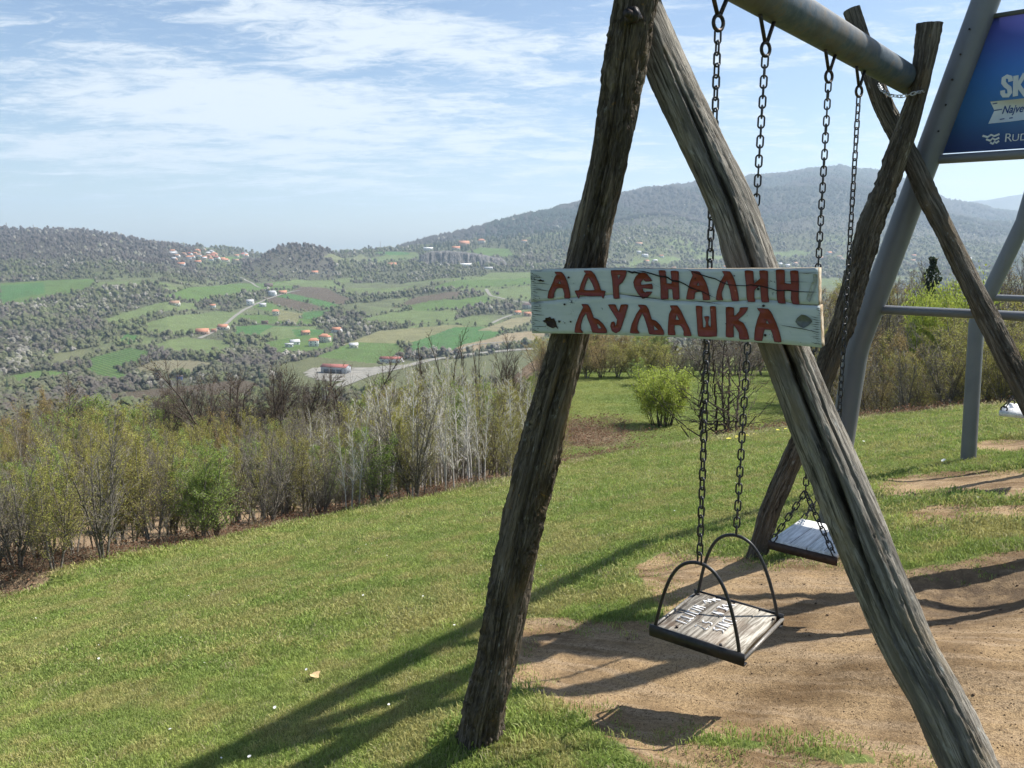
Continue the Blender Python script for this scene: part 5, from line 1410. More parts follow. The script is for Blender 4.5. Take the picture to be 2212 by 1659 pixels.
m = MB(); s0b, s0t = legx(zb) + .05, legx(zt) + .05
F4 = [pan(s0b, zb), pan(2 * sap - s0b, zb), pan(2 * sap - s0t, zt), pan(s0t, zt)]
m.add(F4 + [p + AX3 * .012 for p in F4], [[0,1,2,3],[7,6,5,4],[0,4,5,1],[1,5,6,2],[2,6,7,3],[3,7,4,0]]); m.build('sheet', M_BLUE, BAN)
m = MB(); m.box((F4[3] + F4[2]) / 2 + ZV * .012, (np.linalg.norm(F4[3] - F4[2]), .03, .024), np.stack([SD3, AX3, ZV], 1)); m.build('top_edge_strip', simple('banner_rim', (.10, .11, .10), .6), BAN)
M_PRINT = simple('white_print', (.55, .60, .62), .6, .3, 0, .06, 8); M_PBLUE = simple('blue_print', (.035, .075, .22), .6)
def ppoly(name, pts, mat, lift):      # polygon given in picture coordinates (source pixels) printed on the banner
    V = [sp(x / 1.64919, y / 1.64919, PC - lift) for x, y in pts]; n = len(V)
    tris = tessellate_polygon([[Vector((float(v[:2] @ SD), float(v[2]), 0)) for v in V]])
    V2 = [v + AX3 * .0008 for v in V]
    return obj(name, np_mesh(name, V + V2, [np.array([[i, (i + 1) % n, (i + 1) % n + n, i + n] for i in range(n)]), np.array([list(t) for t in tris] + [[t[0] + n, t[2] + n, t[1] + n] for t in tris])], mat), BAN)
def pz(x, y): return 3300 + x / 2.3707, y / 2.3707       # zoom of the right edge
def pstroke(name, pts, w, mat, lift):
    pts = np.array([pz(*p) for p in pts]); P = [sp(x / 1.64919, y / 1.64919, PC - lift) for x, y in pts]; m = MB()
    V = []; n = len(P)
    for i in range(n):
        a = P[max(0, i - 1)]; b = P[min(n - 1, i + 1)]; d = b - a; d /= np.linalg.norm(d); q = np.cross(d, AX3); V += [P[i] + q * w / 2, P[i] - q * w / 2]
    V = np.array(V); k = len(V); Q = [[2 * i, 2 * i + 1, 2 * i + 3, 2 * i + 2] for i in range(n - 1)]
    m.add(np.concatenate([V, V + AX3 * .0008]), Q + [[a + k, d + k, c + k, b + k] for a, b, c, d in Q]); return m.build(name, mat, BAN)
pstroke('letter', [(712,690),(708,655),(680,648),(655,662),(652,700),(672,725),(700,745),(706,785),(690,808),(655,808),(645,790),(645,765)], .025, M_PRINT, .004)
pstroke('letter', [(757,640),(752,815)], .027, M_PRINT, .004); pstroke('letter', [(835,622),(775,722),(845,812)], .025, M_PRINT, .0055)
ppoly('ribbon', [pz(*p) for p in ((540,860),(700,845),(900,825),(1100,805),(1100,985),(900,1005),(700,1030),(523,1047),(575,935))], M_PRINT, .004)
def fonttext(name, s, zx, zy, h, mat, lift, shear=0.0, offset=0.0, xs=1.0):
    cu = bpy.data.curves.new(name, 'FONT'); cu.body = s; cu.size = h; cu.shear = shear; cu.offset = offset; cu.extrude = .0004
    o = bpy.data.objects.new(name, cu); COL.objects.link(o); dg = bpy.context.evaluated_depsgraph_get(); me = bpy.data.meshes.new_from_object(o.evaluated_get(dg)); bpy.data.objects.remove(o)
    x, y = pz(zx, zy); P = sp(x / 1.64919, y / 1.64919, PC - lift); x2, y2 = pz(zx + 100, zy); Q = sp(x2 / 1.64919, y2 / 1.64919, PC - lift); Q[2] = P[2]
    v = np.zeros(len(me.vertices) * 3); me.vertices.foreach_get('co', v); v = v.reshape(-1, 3)
    W3 = P + v[:, :1] * xs * SD3 + v[:, 1:2] * ZV - v[:, 2:3] * AX3; me.vertices.foreach_set('co', W3.ravel()); me.materials.clear(); me.materials.append(mat); me.update()
    me.name = name; return obj(name, me, BAN)
fonttext('writing', 'Najve', 636, 962, .064, M_PBLUE, .0055, .28, .0012, .74)
fonttext('writing', 'R', 655, 1200, .070, M_PRINT, .0055); fonttext('writing', 'UD', 718, 1194, .058, M_PRINT, .0055)
for k, (x0, y0, x1) in enumerate(((475,1148,618),(505,1178,616),(540,1205,614))):
    w_ = (x1 - x0); pstroke('wave_mark', [(x0, y0), (x0 + w_ * .3, y0 + 12), (x0 + w_ * .5, y0 - 8), (x0 + w_ * .68, y0 + 4), (x1, y0 - 14)], .012, M_PRINT, .004)
for pts in ([(575,935),(640,925)], [(560,880),(600,872)], [(620,1010),(660,1004)], [(700,1000),(730,996)]): pstroke('ribbon_crack', pts, .006, M_PBLUE, .005)

# swing seat of the steel frame, cut by the right edge
def steel_seat():
    cr = at_depth(2158, 893, 6.9); c = cr + SD3 * .2 + AX3 * .23; root = empty('swing', tuple(c)); tag(root, "white board swing seat on chains under the steel frame, cut by the right edge", 'swing')
    Rm = np.stack([AX3, SD3, ZV], 1)
    for q in (-1, 1):
        m = MB(); m.box(c + SD3 * (q * .101), (.46, .197, .045), Rm); m.build('seat_plank', M_SEAT2, root)
    for q in (-1, 1):
        j = c + AX3 * (q * .2) + ZV * .36
        for e in (-1, 1):
            p = c + AX3 * (q * .2) + SD3 * (.17 * e) + ZV * .035; m = MB(); m.tube(ring_pts(p, .024, SD3, ZV, 14), .006, 6, closed=True); m.build('eye_ring', M_IRON, root, True)
            chain([p + ZV * .02, j], root, LINK, .0405)
        chain([j, np.array([j[0], j[1], apex[2] - .1])], root, LINK, .0405)
steel_seat()
# ------------------------------------------------------------------ trees: trunk with limbs, crown of twigs and young leaves
def seg_mesh(S, sides=3):
    """S: rows p0(3) p1(3) r0 r1 -> prisms"""
    S = np.asarray(S, float); p0, p1, r0, r1 = S[:, :3], S[:, 3:6], S[:, 6], S[:, 7]
    d = p1 - p0; d /= np.linalg.norm(d, axis=1)[:, None] + 1e-9
    up = np.where(np.abs(d[:, 2:3]) < .9, np.array([[0, 0, 1.0]]), np.array([[1.0, 0, 0]]))
    a = np.cross(d, up); a /= np.linalg.norm(a, axis=1)[:, None]; b = np.cross(d, a)
    k = np.arange(sides) * 2 * math.pi / sides
    off = np.cos(k)[None, :, None] * a[:, None, :] + np.sin(k)[None, :, None] * b[:, None, :]
    V = np.concatenate([p0[:, None] + off * r0[:, None, None], p1[:, None] + off * r1[:, None, None]], 1).reshape(-1, 3)
    n = len(S); base = np.arange(n)[:, None] * 2 * sides; i = np.arange(sides)[None, :]; j = (i + 1) % sides
    Q = np.stack([base + i, base + j, base + j + sides, base + i + sides], -1).reshape(-1, 4)
    return V, Q
def grow(seed, H, stems=1, spread=.15, lean=.0, nseg=9, r0=.05, side=3, side_len=.34, side_ang=.7, twigs=3, twig_len=.35, start=.25, fork=0, up=.25, wob=.05, pendulous=0):
    r = np.random.default_rng(seed); trunk = []; twig = []; tips = []
    def limb(p, d, L, rad, n, depth, store, frac0=0):
        pts = []
        for i in range(n):
            st = L / n; q = p + d * st; r1 = rad * (1 - .85 * (i + 1) / n) + .0015
            store.append([*p, *q, rad * (1 - .85 * i / n) + .0015, r1]); pts.append((q, d.copy(), r1, (i + 1) / n)); p = q
            d = d + r.normal(scale=wob, size=3) + np.array([0, 0, up * .12 * (1 - pendulous * 2 * depth)]); d /= np.linalg.norm(d)
        return pts
    for s_ in range(stems):
        a = r.uniform(0, 6.28); sp_ = spread * r.uniform(.4, 1.3) if stems > 1 else lean
        d = np.array([math.cos(a) * sp_, math.sin(a) * sp_, 1]); d /= np.linalg.norm(d)
        h = H * (r.uniform(.72, 1.0) if stems > 1 else 1.0); p = np.array([math.cos(a), math.sin(a), 0]) * (.06 * stems ** .5 if stems > 1 else 0); p[2] = -.15
        rad = r0 * (r.uniform(.6, 1.0) if stems > 1 else 1)
        pts = limb(p, d, h, rad, nseg, 0, trunk)
        for q, dd, rr, f in pts:
            if f < start: continue
            for k in range(side + (fork if f > .5 else 0)):
                a = r.uniform(0, 6.28); perp = np.cross(dd, [math.cos(a), math.sin(a), .1]); perp /= np.linalg.norm(perp)
                ang = side_ang * r.uniform(.6, 1.25); d2 = dd * math.cos(ang) + perp * math.sin(ang)
                L2 = h * side_len * (1.15 - f * .85) * r.uniform(.5, 1.15)
                p2s = limb(q - dd * r.uniform(0, h / nseg), d2, L2, max(.003, rr * .55), 4, 1, trunk if rr > .012 else twig)
                for q2, d3, r3, f2 in p2s:
                    for t_ in range(twigs):
                        a = r.uniform(0, 6.28); perp = np.cross(d3, [math.cos(a), math.sin(a), .2]); perp /= np.linalg.norm(perp)
                        ang = r.uniform(.3, .9); d4 = d3 * math.cos(ang) + perp * math.sin(ang)
                        L3 = L2 * twig_len * r.uniform(.5, 1.2) + .05
                        e = limb(q2, d4, L3, .0055, 2, 2, twig)
                        tips += [x[0] for x in e]; tips.append(q2)
    trunk, twig, tips = np.array(trunk), np.array(twig), np.array(tips)
    k = H / tips[:, 2].max()
    for a in (trunk, twig): a[:, [2, 5]] *= k
    tips[:, 2] *= k
    return trunk, twig, tips
def leaves(tips, n, size, seed, jit=.06):
    r = np.random.default_rng(seed); idx = r.integers(0, len(tips), n); c = tips[idx] + r.normal(scale=jit, size=(n, 3))
    a = r.normal(size=(n, 3)); a /= np.linalg.norm(a, axis=1)[:, None]; b = np.cross(a, r.normal(size=(n, 3))); b /= np.linalg.norm(b, axis=1)[:, None]
    s = size * r.uniform(.5, 1.3, n)[:, None]
    V = np.stack([c - a * s, c + b * s * .6, c + a * s, c - b * s * .6], 1).reshape(-1, 3); Q = np.arange(4 * n).reshape(n, 4); return V, Q
def bark_mat(name, c1, c2):
    t = MT(name, .85, .2); o = t.coord('Object'); n = t.noise(o, 9, 4, .6); i = t.N('ShaderNodeObjectInfo')
    c = t.mix(t.rmp(n, .35, .65), c1, c2); c = t.mix(t.math('MULTIPLY', i.outputs['Random'], .35), c, tuple(.5 * x for x in c1)); t.color(c); return t.m
def leaf_mat(name, c1, c2, c3):
    t = MT(name, .6, .25); i = t.N('ShaderNodeObjectInfo'); g = t.N('ShaderNodeNewGeometry')
    c = t.mix(g.outputs['Random Per Island'], c1, c2); c = t.mix(t.math('MULTIPLY', i.outputs['Random'], .6), c, c3)
    t.color(c)
    tr = t.N('ShaderNodeBsdfTranslucent'); t.L(c, tr.inputs['Color']); mx = t.N('ShaderNodeMixShader'); mx.inputs[0].default_value = .4
    t.L(t.b.outputs[0], mx.inputs[1]); t.L(tr.outputs[0], mx.inputs[2]); t.L(mx.outputs[0], t.out.inputs[0]); return t.m
B_GREY = bark_mat('grey_twig_bark', (.12, .105, .088), (.27, .245, .21)); B_DARK = bark_mat('dark_twig_bark', (.062, .048, .038), (.13, .105, .082))
B_WHITE = bark_mat('pale_aspen_bark', (.44, .42, .385), (.70, .68, .63)); B_BRN = bark_mat('brown_twig_bark', (.15, .12, .08), (.25, .20, .13))
L_YG = leaf_mat('yellow_green_buds', (.30, .31, .060), (.42, .41, .10), (.27, .24, .08)); L_GR = leaf_mat('fresh_green_leaves', (.210, .300, .060), (.32, .40, .10), (.17, .25, .05))
L_OR = leaf_mat('rusty_buds', (.28, .20, .07), (.36, .26, .10), (.24, .21, .07)); L_BU = leaf_mat('willow_green_leaves', (.30, .36, .06), (.42, .48, .10), (.26, .32, .05)); L_DK = leaf_mat('ivy_leaves', (.022, .040, .018), (.04, .06, .025), (.02, .03, .015))
L_BR = leaf_mat('dry_leaves', (.17, .085, .05), (.26, .15, .09), (.12, .07, .045))
KINDS = {}
def make_kind(key, bark, twigm, leaf, nleaf, lsize, H, **kw):
    tr, tw, tips = grow(hash_seed(key), H, **kw)
    V, Q = seg_mesh(tr, 5); me1 = np_mesh('trunk', V, Q, bark, True)
    V, Q = seg_mesh(tw, 3); mats = [twigm, leaf]; mi = np.zeros(len(Q))
    if nleaf:
        V2, Q2 = leaves(tips, nleaf, lsize, 5, .12 if key == 'bush' else .06); Q = np.concatenate([Q, Q2 + len(V)]); V = np.concatenate([V, V2]); mi = np.r_[mi, np.ones(len(Q2))]
    me2 = np_mesh('crown', V, Q, mats=mats, midx=mi)
    KINDS[key] = (me1, me2, H, len(tr) * 10 + len(tw) * 6 + nleaf * 2)
def hash_seed(k): return sum(ord(c) * (i + 3) for i, c in enumerate(k)) % 9973
for v in 'abc':
    make_kind('grey' + v, B_GREY, B_GREY, L_YG, 1300, .022, 6, stems=6, spread=.24, nseg=8, r0=.062, side=3, side_len=.30, side_ang=.55, twigs=3)
    make_kind('yellow' + v, B_GREY, B_BRN, L_YG, 8000, .028, 6, stems=5, spread=.24, nseg=8, r0=.055, side=3, side_len=.32, side_ang=.6, twigs=3, start=.17)
    make_kind('aspen' + v, B_WHITE, B_WHITE, L_YG, 700, .022, 7, stems=1, lean=.05, nseg=15, r0=.060, side=3, side_len=.19, side_ang=.8, twigs=2, start=.28, up=.8, wob=.035)
for v in 'ab':
    make_kind('green' + v, B_GREY, B_GREY, L_GR, 9500, .036, 6, stems=4, spread=.28, nseg=7, r0=.060, side=4, side_len=.36, side_ang=.7, twigs=3, start=.25)
    make_kind('rust' + v, B_DARK, B_BRN, L_OR, 7000, .026, 6, stems=5, spread=.28, nseg=8, r0=.05, side=3, side_len=.30, side_ang=.6, twigs=3)
    make_kind('dark' + v, B_DARK, B_DARK, L_YG, 150, .03, 10, stems=3, spread=.34, nseg=10, r0=.16, side=5, side_len=.42, side_ang=.70, twigs=6, twig_len=.36, start=.22, wob=.06)
make_kind('pole', B_DARK, B_DARK, L_YG, 60, .02, 11, stems=3, spread=.10, nseg=14, r0=.13, side=3, side_len=.16, side_ang=.55, twigs=2, start=.35, up=.8, wob=.07)
make_kind('bush', B_DARK, B_GREY, L_BU, 22000, .034, 2.4, stems=26, spread=.36, nseg=6, r0=.028, side=2, side_len=.26, side_ang=.5, twigs=3, start=.34, up=.5)
make_kind('sapling', B_GREY, B_GREY, L_YG, 260, .022, 3, stems=3, spread=.35, nseg=6, r0=.018, side=2, side_len=.4, side_ang=.6, twigs=2, start=.2)
NAMES = {'grey': ('bare_tree', 'tree'), 'yellow': ('budding_tree', 'tree'), 'aspen': ('aspen_tree', 'tree'), 'green': ('green_tree', 'tree'), 'rust': ('rusty_tree', 'tree'), 'dark': ('bare_oak', 'tree'), 'pole': ('tall_bare_tree', 'tree'), 'sapling': ('sapling', 'sapling'), 'bush': ('green_bush', 'bush')}
_proto = {}
def plant(key, X, Y, H, label, group, turn=None, wide=1.0, sink=.05, Z=None):
    me1, me2, H0, nt = KINDS[key]; base = key.rstrip('abc') if key not in ('sapling', 'pole', 'bush') else key
    if base not in NAMES: base = key[:-1]
    s = H / H0; z = float(height(X, Y)[0]) - sink if Z is None else Z
    if key not in _proto:
        r_ = empty(NAMES[base][0], (0, 0, 0)); a = obj('trunk', me1, r_); b = obj('crown', me2, r_); _proto[key] = (r_, a, b); r, kids = r_, (a, b)
    else:
        p = _proto[key]; r = p[0].copy(); COL.objects.link(r); kids = []
        for c in p[1:]:
            k = c.copy(); COL.objects.link(k); k.parent = r; kids.append(k)
    r.location = (X, Y, z); r.scale = (s * wide, s * wide, s); r.rotation_euler = (0, 0, random.uniform(0, 6.28) if turn is None else turn)
    for k in ('label', 'category', 'group'):
        if k in r: del r[k]
    label = label.replace('tree in the thicket ', 'tree, thicket ') if len(label.split()) > 16 else label
    if len(label.split()) > 16: label = label.replace('in the meadow hedge ', 'meadow hedge ')
    if len(label.split()) > 16: print('LONG', label)
    tag(r, label, NAMES[base][1], group); return r
GROUP = {'grey': 'bare grey trees of the wood below the lawn', 'yellow': 'yellow-green budding trees of the wood below the lawn', 'aspen': 'white-stemmed aspens of the wood below the lawn', 'green': 'fresh green trees of the wood below the lawn',
         'rust': 'rusty budding trees of the wood below the lawn', 'dark': 'big bare oaks rising above the wood', 'pole': 'tall bare poles rising above the wood', 'sapling': "saplings along the lawn's edge", 'bush': None}
LBL = {'grey': 'bare grey tree', 'yellow': 'bushy yellow-green budding tree', 'aspen': 'slender nearly leafless white aspen', 'green': 'fresh green tree',
       'rust': 'rusty-budded dark tree', 'dark': 'big dark bare oak', 'pole': 'tall thin dark bare tree', 'sapling': 'thin bare sapling', 'bush': 'round green bush'}
def topz(y, Y, ): return EYE + Y * yr(y)
def plant_px(key, x, Y, ytop, label=None, where='', wide=1.0, minH=.8):
    u = (x - 1106) / FPX; z0 = EYE
    X = u * Y * 1.02
    for _ in range(3):
        zz = float(height(X, Y)[0]); d = Y * CO - (zz + 2 - EYE) * SI; X = u * d
    H = max(minH, topz(ytop, Y) - zz); b = key.rstrip('abc') if key not in ('sapling', 'pole', 'bush') else key
    if key not in ('sapling', 'pole', 'bush'): b = key[:-1]
    return plant(key, X, Y, H, label or (LBL[b] + ' ' + where), GROUP[b], wide=wide)
R5 = np.random.default_rng(23)
# --- the wood below the lawn, left
def front_top(x): return np.interp(x, [-200, 0, 200, 350, 480, 600, 720, 850, 1000, 1130, 1200], [1060, 1010, 960, 985, 960, 965, 930, 850, 835, 850, 860])
def sky_top(x): return np.interp(x, [-200, 0, 60, 150, 250, 330, 420, 520, 620, 700, 760, 850, 960, 1060, 1150, 1250], [880, 885, 865, 850, 860, 850, 865, 845, 850, 860, 840, 815, 800, 800, 800, 790])
def edge_px(x): return np.interp(x, [-500] + [q[2] for q in _EP], [5.5] + [q[1] for q in _EP])
_EP = [(a, b, 1106 + FPX * a / b * 1.02) for a, b in _E] + [(1.5, 20.5, 1240)]
def pick(x, k):
    """mix of kinds along the wood as in the photograph"""
    p = R5.random()
    if 640 < x < 1190 and k < .65: return 'aspen' if p < (.72 if x > 760 else .3) else ('grey' if p < .84 else ('yellow' if p < .95 else 'green'))
    if k > .6: return 'rust' if p < .16 else ('dark' if p < .22 else ('yellow' if p < .62 else ('green' if p < .82 else 'grey')))
    return 'yellow' if p < .46 else ('grey' if p < .76 else ('green' if p < .92 else 'rust'))
n_ = 0
for row in range(11):
    k = row / 10; 
    xs = np.arange(-330, 1215, 46 if row < 2 else 58) + R5.uniform(-24, 24)
    if row < 6: xs = np.r_[xs, np.arange(700, 1200, 44)]
    for x in xs:
        x = x + R5.uniform(-22, 22)
        u = (x - 1106) / FPX
        Y0 = edge_px(x)
        Y = Y0 + .8 + k * 34 * (1 if x > 0 else .8) + R5.uniform(-1.2, 1.2)
        if Y < Y0 + .5: Y = Y0 + .5
        yt = front_top(x) * (1 - k ** .75) + sky_top(x) * k ** .75 + (10 if k > .6 else 0) + R5.normal() * 22 + 2
        kd = pick(x, k)
        if row < 3 and kd == 'rust': kd = 'yellow'
        yt += {'aspen': -14, 'dark': -30, 'green': 8, 'yellow': 12, 'grey': 0, 'rust': 4}[kd]
        v = kd + ('abc' if kd in ('grey', 'yellow', 'aspen') else 'ab')[R5.integers(0, 3 if kd in ('grey', 'yellow', 'aspen') else 2)]
        zn = ['past the photo left border', 'at the photo left border', 'by the fanning grey tree', 'left of the brightest green tree', 'behind the brightest green tree', 'below the round-crowned oak', 'below the gravel yard', 'left of the aspen stand', 'among the tallest aspens', 'among the dense aspens', 'beside the log leg'][int(np.searchsorted([-60, 60, 250, 380, 480, 600, 720, 810, 930, 1050], x))]
        side = zn; dep = ('front row', 'front row', 'second rank', 'second rank', 'third rank', 'third rank', 'deep inside', 'deep inside', 'far side', 'far side', 'far side')[row] + ','
        plant_px(v, x, Y, yt, None, dep + ' ' + side, wide=R5.uniform(.95, 1.4) if kd != 'aspen' else R5.uniform(.8, 1.1)); n_ += 1
print('wood trees', n_)
# singled-out ones
for (x, Y, yt, key, lab, w) in [
    (196, 13.2, 880, 'greya', 'many-stemmed pale grey tree fanning up from one stool, front row far left', 1.0),
    (95, 12.2, 1000, 'yellowa', 'loose yellow-green shrub left of the fanning grey tree', 1.1),
    (440, 16.6, 985, 'greenb', 'bright green bushy tree in the front row, brightest of the wood', 1.2),
    (360, 15.6, 930, 'greyb', 'thin grey stems standing left of the brightest green tree', .9),
    (602, 18.2, 900, 'greyc', 'grey many-stemmed tree rooted on dry grass at the lawn edge', .9),
    (697, 19, 960, 'greena', 'green-leaved tree right of the grey stems on dry grass', .9),
    (838, 20.4, 828, 'aspenb', 'tallest white aspen with a low crooked side branch', 1.3),
    (908, 20.6, 838, 'aspenc', 'white aspen second from the tallest one, with a forked top', 1.2),
    (962, 21, 822, 'aspena', 'straight white aspen in the middle of the aspen stand', 1.1),
    (1004, 21, 830, 'aspenb', 'thick white aspen stem at the dense right part of the stand', 1.1),
    (1088, 21.3, 818, 'aspenc', 'white aspen nearest the log leg, with curved upper branches', 1.3),
    (540, 45, 770, 'darkb', 'bare brown tree between the two biggest oaks', 1.1), (470, 47, 775, 'darka', 'bare brown tree just left of the highest oak crown', 1.1), (640, 46, 775, 'darka', 'bare brown tree left of the gravel yard', 1.0),
    (500, 42, 738, 'darka', 'round-crowned big bare oak rising highest above the wood', 1.25),
    (600, 44, 762, 'darkb', 'greyish bare oak right of the round-crowned one', 1.1),
    (428, 46, 800, 'darkb', 'bare dark tree left of the round-crowned oak', 1.0),
    (752, 42, 742, 'darka', 'bare dark oak standing against the gravel yard', 1.1),
    (655, 44, 790, 'darkb', 'leaning bare tree in front of the gravel yard', .9),
    (150, 40, 810, 'darka', 'dark bare tree with rusty haze at the far left', 1.0),
    (940, 44, 700, 'pole', 'tall thin bare tree left of the highest poles', 1), (985, 45, 690, 'pole', 'pair of highest bare poles against the green field', 1),
    (878, 44, 748, 'darkb', 'short dense dark tree left of the thin poles', 1.0), (1030, 46, 716, 'pole', 'thin bare pole before the tan bank', .9),
    (1100, 45, 712, 'darka', 'bare fan-shaped tree just left of the log leg', .8), (1060, 44, 770, 'pole', 'short broken-topped bare pole left of the log leg', .8), (1160, 46, 722, 'darkb', 'bare tree partly behind the log leg', .8)]:
    plant_px(key, x, Y, yt, lab, wide=w)
# --- the thicket on the right, behind the steel frame
def thick_top(x): return np.interp(x, [1700, 1800, 1850, 1950, 2050, 2150, 2300, 2600], [640, 585, 575, 590, 590, 575, 560, 560])
for row in range(9):
    k = row / 8
    for x in np.arange(1770 if row > 1 else 1840, 2560, 52) + R5.uniform(-22, 22):
        x += R5.uniform(-18, 18); Y0 = np.interp(x, [1750, 1850, 2212, 2600], [33, 27, 22.0, 20]); Y = Y0 + k * 34
        yf = np.interp(x, [1750, 1900, 2000, 2212], [740, 735, 735, 700])
        yt = yf * (1 - k ** .6) + thick_top(x) * k ** .6 + R5.normal() * 20 + 12
        p = R5.random()
        kd = ('grey' if p < .62 else ('yellow' if p < .82 else 'rust')) if x < 1990 else ('yellow' if p < .50 else ('rust' if p < .66 else 'grey'))
        if k > .5: kd = 'grey' if p < .55 else ('rust' if p < .72 else ('dark' if p < .82 else 'yellow'))
        v = kd + ('abc' if kd in ('grey', 'yellow', 'aspen') else 'ab')[R5.integers(0, 3 if kd in ('grey', 'yellow', 'aspen') else 2)]
        b = kd
        w_ = ['behind the bent steel leg', 'just right of the bent steel leg', 'below the ivy column', 'around the rounded green tree', 'just right of the far steel leg', 'at the photo right border', 'beyond the photo right border'][int(np.searchsorted([1860, 1935, 2005, 2080, 2150, 2215], x))]
        plant_px(v, x, Y, yt, LBL[b] + ' in the thicket ' + w_ + f', rank {"one two three four five six seven eight nine".split()[row]}', wide=R5.uniform(1.1, 1.6))
for (x, Y, yt, key, lab, w) in [(2040, 36, 598, 'bush', 'rounded bright green tree between the two steel legs', .52), (2008, 35, 622, 'bush', 'second green tree just left of the rounded one', .34), (2120, 24, 690, 'yellowb', 'golden-green bush just right of the far steel leg', 1.7), (2190, 23, 680, 'yellowa', 'golden-green bush at the photo right border', 1.8), (2060, 25, 742, 'yellowc', 'low golden bush left of the far steel leg', 1.9), (2160, 40, 545, 'greyb', 'tall airy bare tree at the thicket back near the right border', .8), (1930, 40, 560, 'greyc', 'tall airy bare tree left of the ivy column', .8),
    (1990, 46, 548, 'darka', 'bare tree wrapped in dark ivy rising above the thicket', .5), (2130, 44, 560, 'darkb', 'bare tree with spreading twigs right of the far steel leg', .6), (1900, 45, 590, 'rustb', 'tall tree with pale rusty buds beside the steel leg', .8)]:
    plant_px(key, x, Y, yt, lab, wide=w)
# ivy on the bare trunk: leaves packed round the stem
def ivy():
    Y = 46; x = 1990; u = (x - 1106) / FPX; X = u * (Y * CO + 1.5); z0 = float(height(X, Y)[0]); H = topz(556, Y) - z0; r = np.random.default_rng(3)
    n = 2600; k = r.random(n); z = z0 + H * (.45 + .55 * k); rad = (.40 * (1 - (k - .5) ** 2 * 1.6)) * r.random(n) ** .5 * (1 + .5 * np.sin(k * 19)); a = r.uniform(0, 6.28, n)
    c = np.stack([X + rad * np.cos(a), Y + rad * np.sin(a), z], 1); V, Q = leaves(c, 2600, .09, 4, .02)
    o = obj('ivy', np_mesh('ivy', V, Q, L_DK)); tag(o, 'dark green ivy column clothing the bare tree above the thicket', 'ivy')
ivy()
# --- hedge and trees behind the meadow, seen under and beside the painted board
for row in range(3):
    for x in np.arange(1180, 1860, 32) + R5.uniform(-15, 15):
        k = row / 2; Y = 56 + row * 6 + (x - 1180) * .006; yt = np.interp(x, [1180, 1250, 1400, 1450, 1600, 1750, 1850], [745, 728, 728, 755, 735, 720, 640]) - 30 * k + R5.normal() * 9
        p = R5.random(); kd = ('rust' if p < .35 else ('yellow' if p < .75 else 'green')) if x < 1440 else ('grey' if p < .7 else 'dark')
        v = kd + 'ab'[R5.integers(0, 2)]
        w_ = ['by the left log', 'left of the meadow bush', 'behind the meadow bush', 'right of the meadow bush', 'behind the five-trunk tree', 'left of the right log', 'behind the right log', 'by the far log leg'][int(np.searchsorted([1260, 1370, 1450, 1520, 1610, 1680, 1770], x))]
        plant_px(v, x, Y, yt, LBL[kd] + f' in the meadow hedge {w_}, ' + ('front row', 'second row', 'third row', 'last row')[row], wide=2.2)
for x, yt in ((1810, 720), (1850, 700), (1760, 770), (1700, 790), (1720, 830)): plant_px('greyb', x, 40 + R5.uniform(-3, 6), yt, 'grey thorny shrub at the meadow end behind the right log leg', wide=1.2)
for i, (x, Y, yt, key, lab, w) in enumerate([(1432, 35, 790, 'bush', 'small rounded willow-green bush standing alone on the lower meadow', 1.0),
    (1386, 52, 768, 'greenb', 'small pale green fruit tree at the back of the meadow', 1.5)]): plant_px(key, x, Y, yt, lab, wide=w)
# the bare tree with several trunks just below the brow
def five_trunk():
    Y = 26.0; u = (1556 - 1106) / FPX; r_ = np.random.default_rng(8); tr_, tw_, tp_ = [], [], []
    for i, dx in enumerate((-.62, -.22, .02, .10, .28)):
        a, b, c = grow(40 + i, 4.9 + .3 * r_.random(), 1, lean=.03, nseg=12, r0=.050, side=2, side_len=.44, side_ang=1.15, twigs=2, twig_len=.28, start=.08, up=.35, wob=.05)
        for q in (a, b): q[:, 0] += dx * 1.2; q[:, 3] += dx * 1.2; q[:, 1] += r_.uniform(-.3, .3); 
        c[:, 0] += dx * 1.2; tr_.append(a); tw_.append(b); tp_.append(c)
    X = u * (Y * CO + 1.6); z = float(height(X, Y)[0]); r = empty('bare_tree', (X, Y, z)); tag(r, 'bare tree with five dark trunks and level branches just below the lawn brow', 'tree')
    V, Q = seg_mesh(np.concatenate(tr_), 5); o = obj('trunk', np_mesh('trunk', V, Q, B_DARK, True)); o.parent = r
    V, Q = seg_mesh(np.concatenate(tw_), 3); V2, Q2 = leaves(np.concatenate(tp_), 160, .04, 2); o = obj('crown', np_mesh('crown', np.concatenate([V, V2]), np.concatenate([Q, Q2 + len(V)]), mats=[B_DARK, L_BR], midx=np.r_[np.zeros(len(Q)), np.ones(len(Q2))])); o.parent = r
five_trunk()
# saplings and dry brush on the lawn's edge
def tangle(seed, n=26, size=.35, leafy=30):
    r = np.random.default_rng(seed); S = []
    tips = []
    for i in range(n):
        p = np.r_[r.normal(scale=size * .5, size=2), 0]; d = r.normal(size=3); d[2] = abs(d[2]) * .7 + .1; d /= np.linalg.norm(d)
        for k in range(3): q = p + d * size * r.uniform(.25, .5); S.append([*p, *q, .006 - .0015 * k, .0045 - .0015 * k]); p = q; d = d + r.normal(scale=.35, size=3); d[2] -= .15; d /= np.linalg.norm(d); tips.append(p)
    V, Q = seg_mesh(S, 3); V2, Q2 = leaves(np.array(tips), leafy, .035, seed, .08); return np.concatenate([V, V2]), np.concatenate([Q, Q2 + len(V)]), np.r_[np.zeros(len(Q)), np.ones(len(Q2))]
V, Q, mi = tangle(3, 26, .34, 46); TANG = bpy.data.objects.new('bramble_source', np_mesh('bramble_source', V, Q, mats=[B_BRN, L_BR], midx=mi))
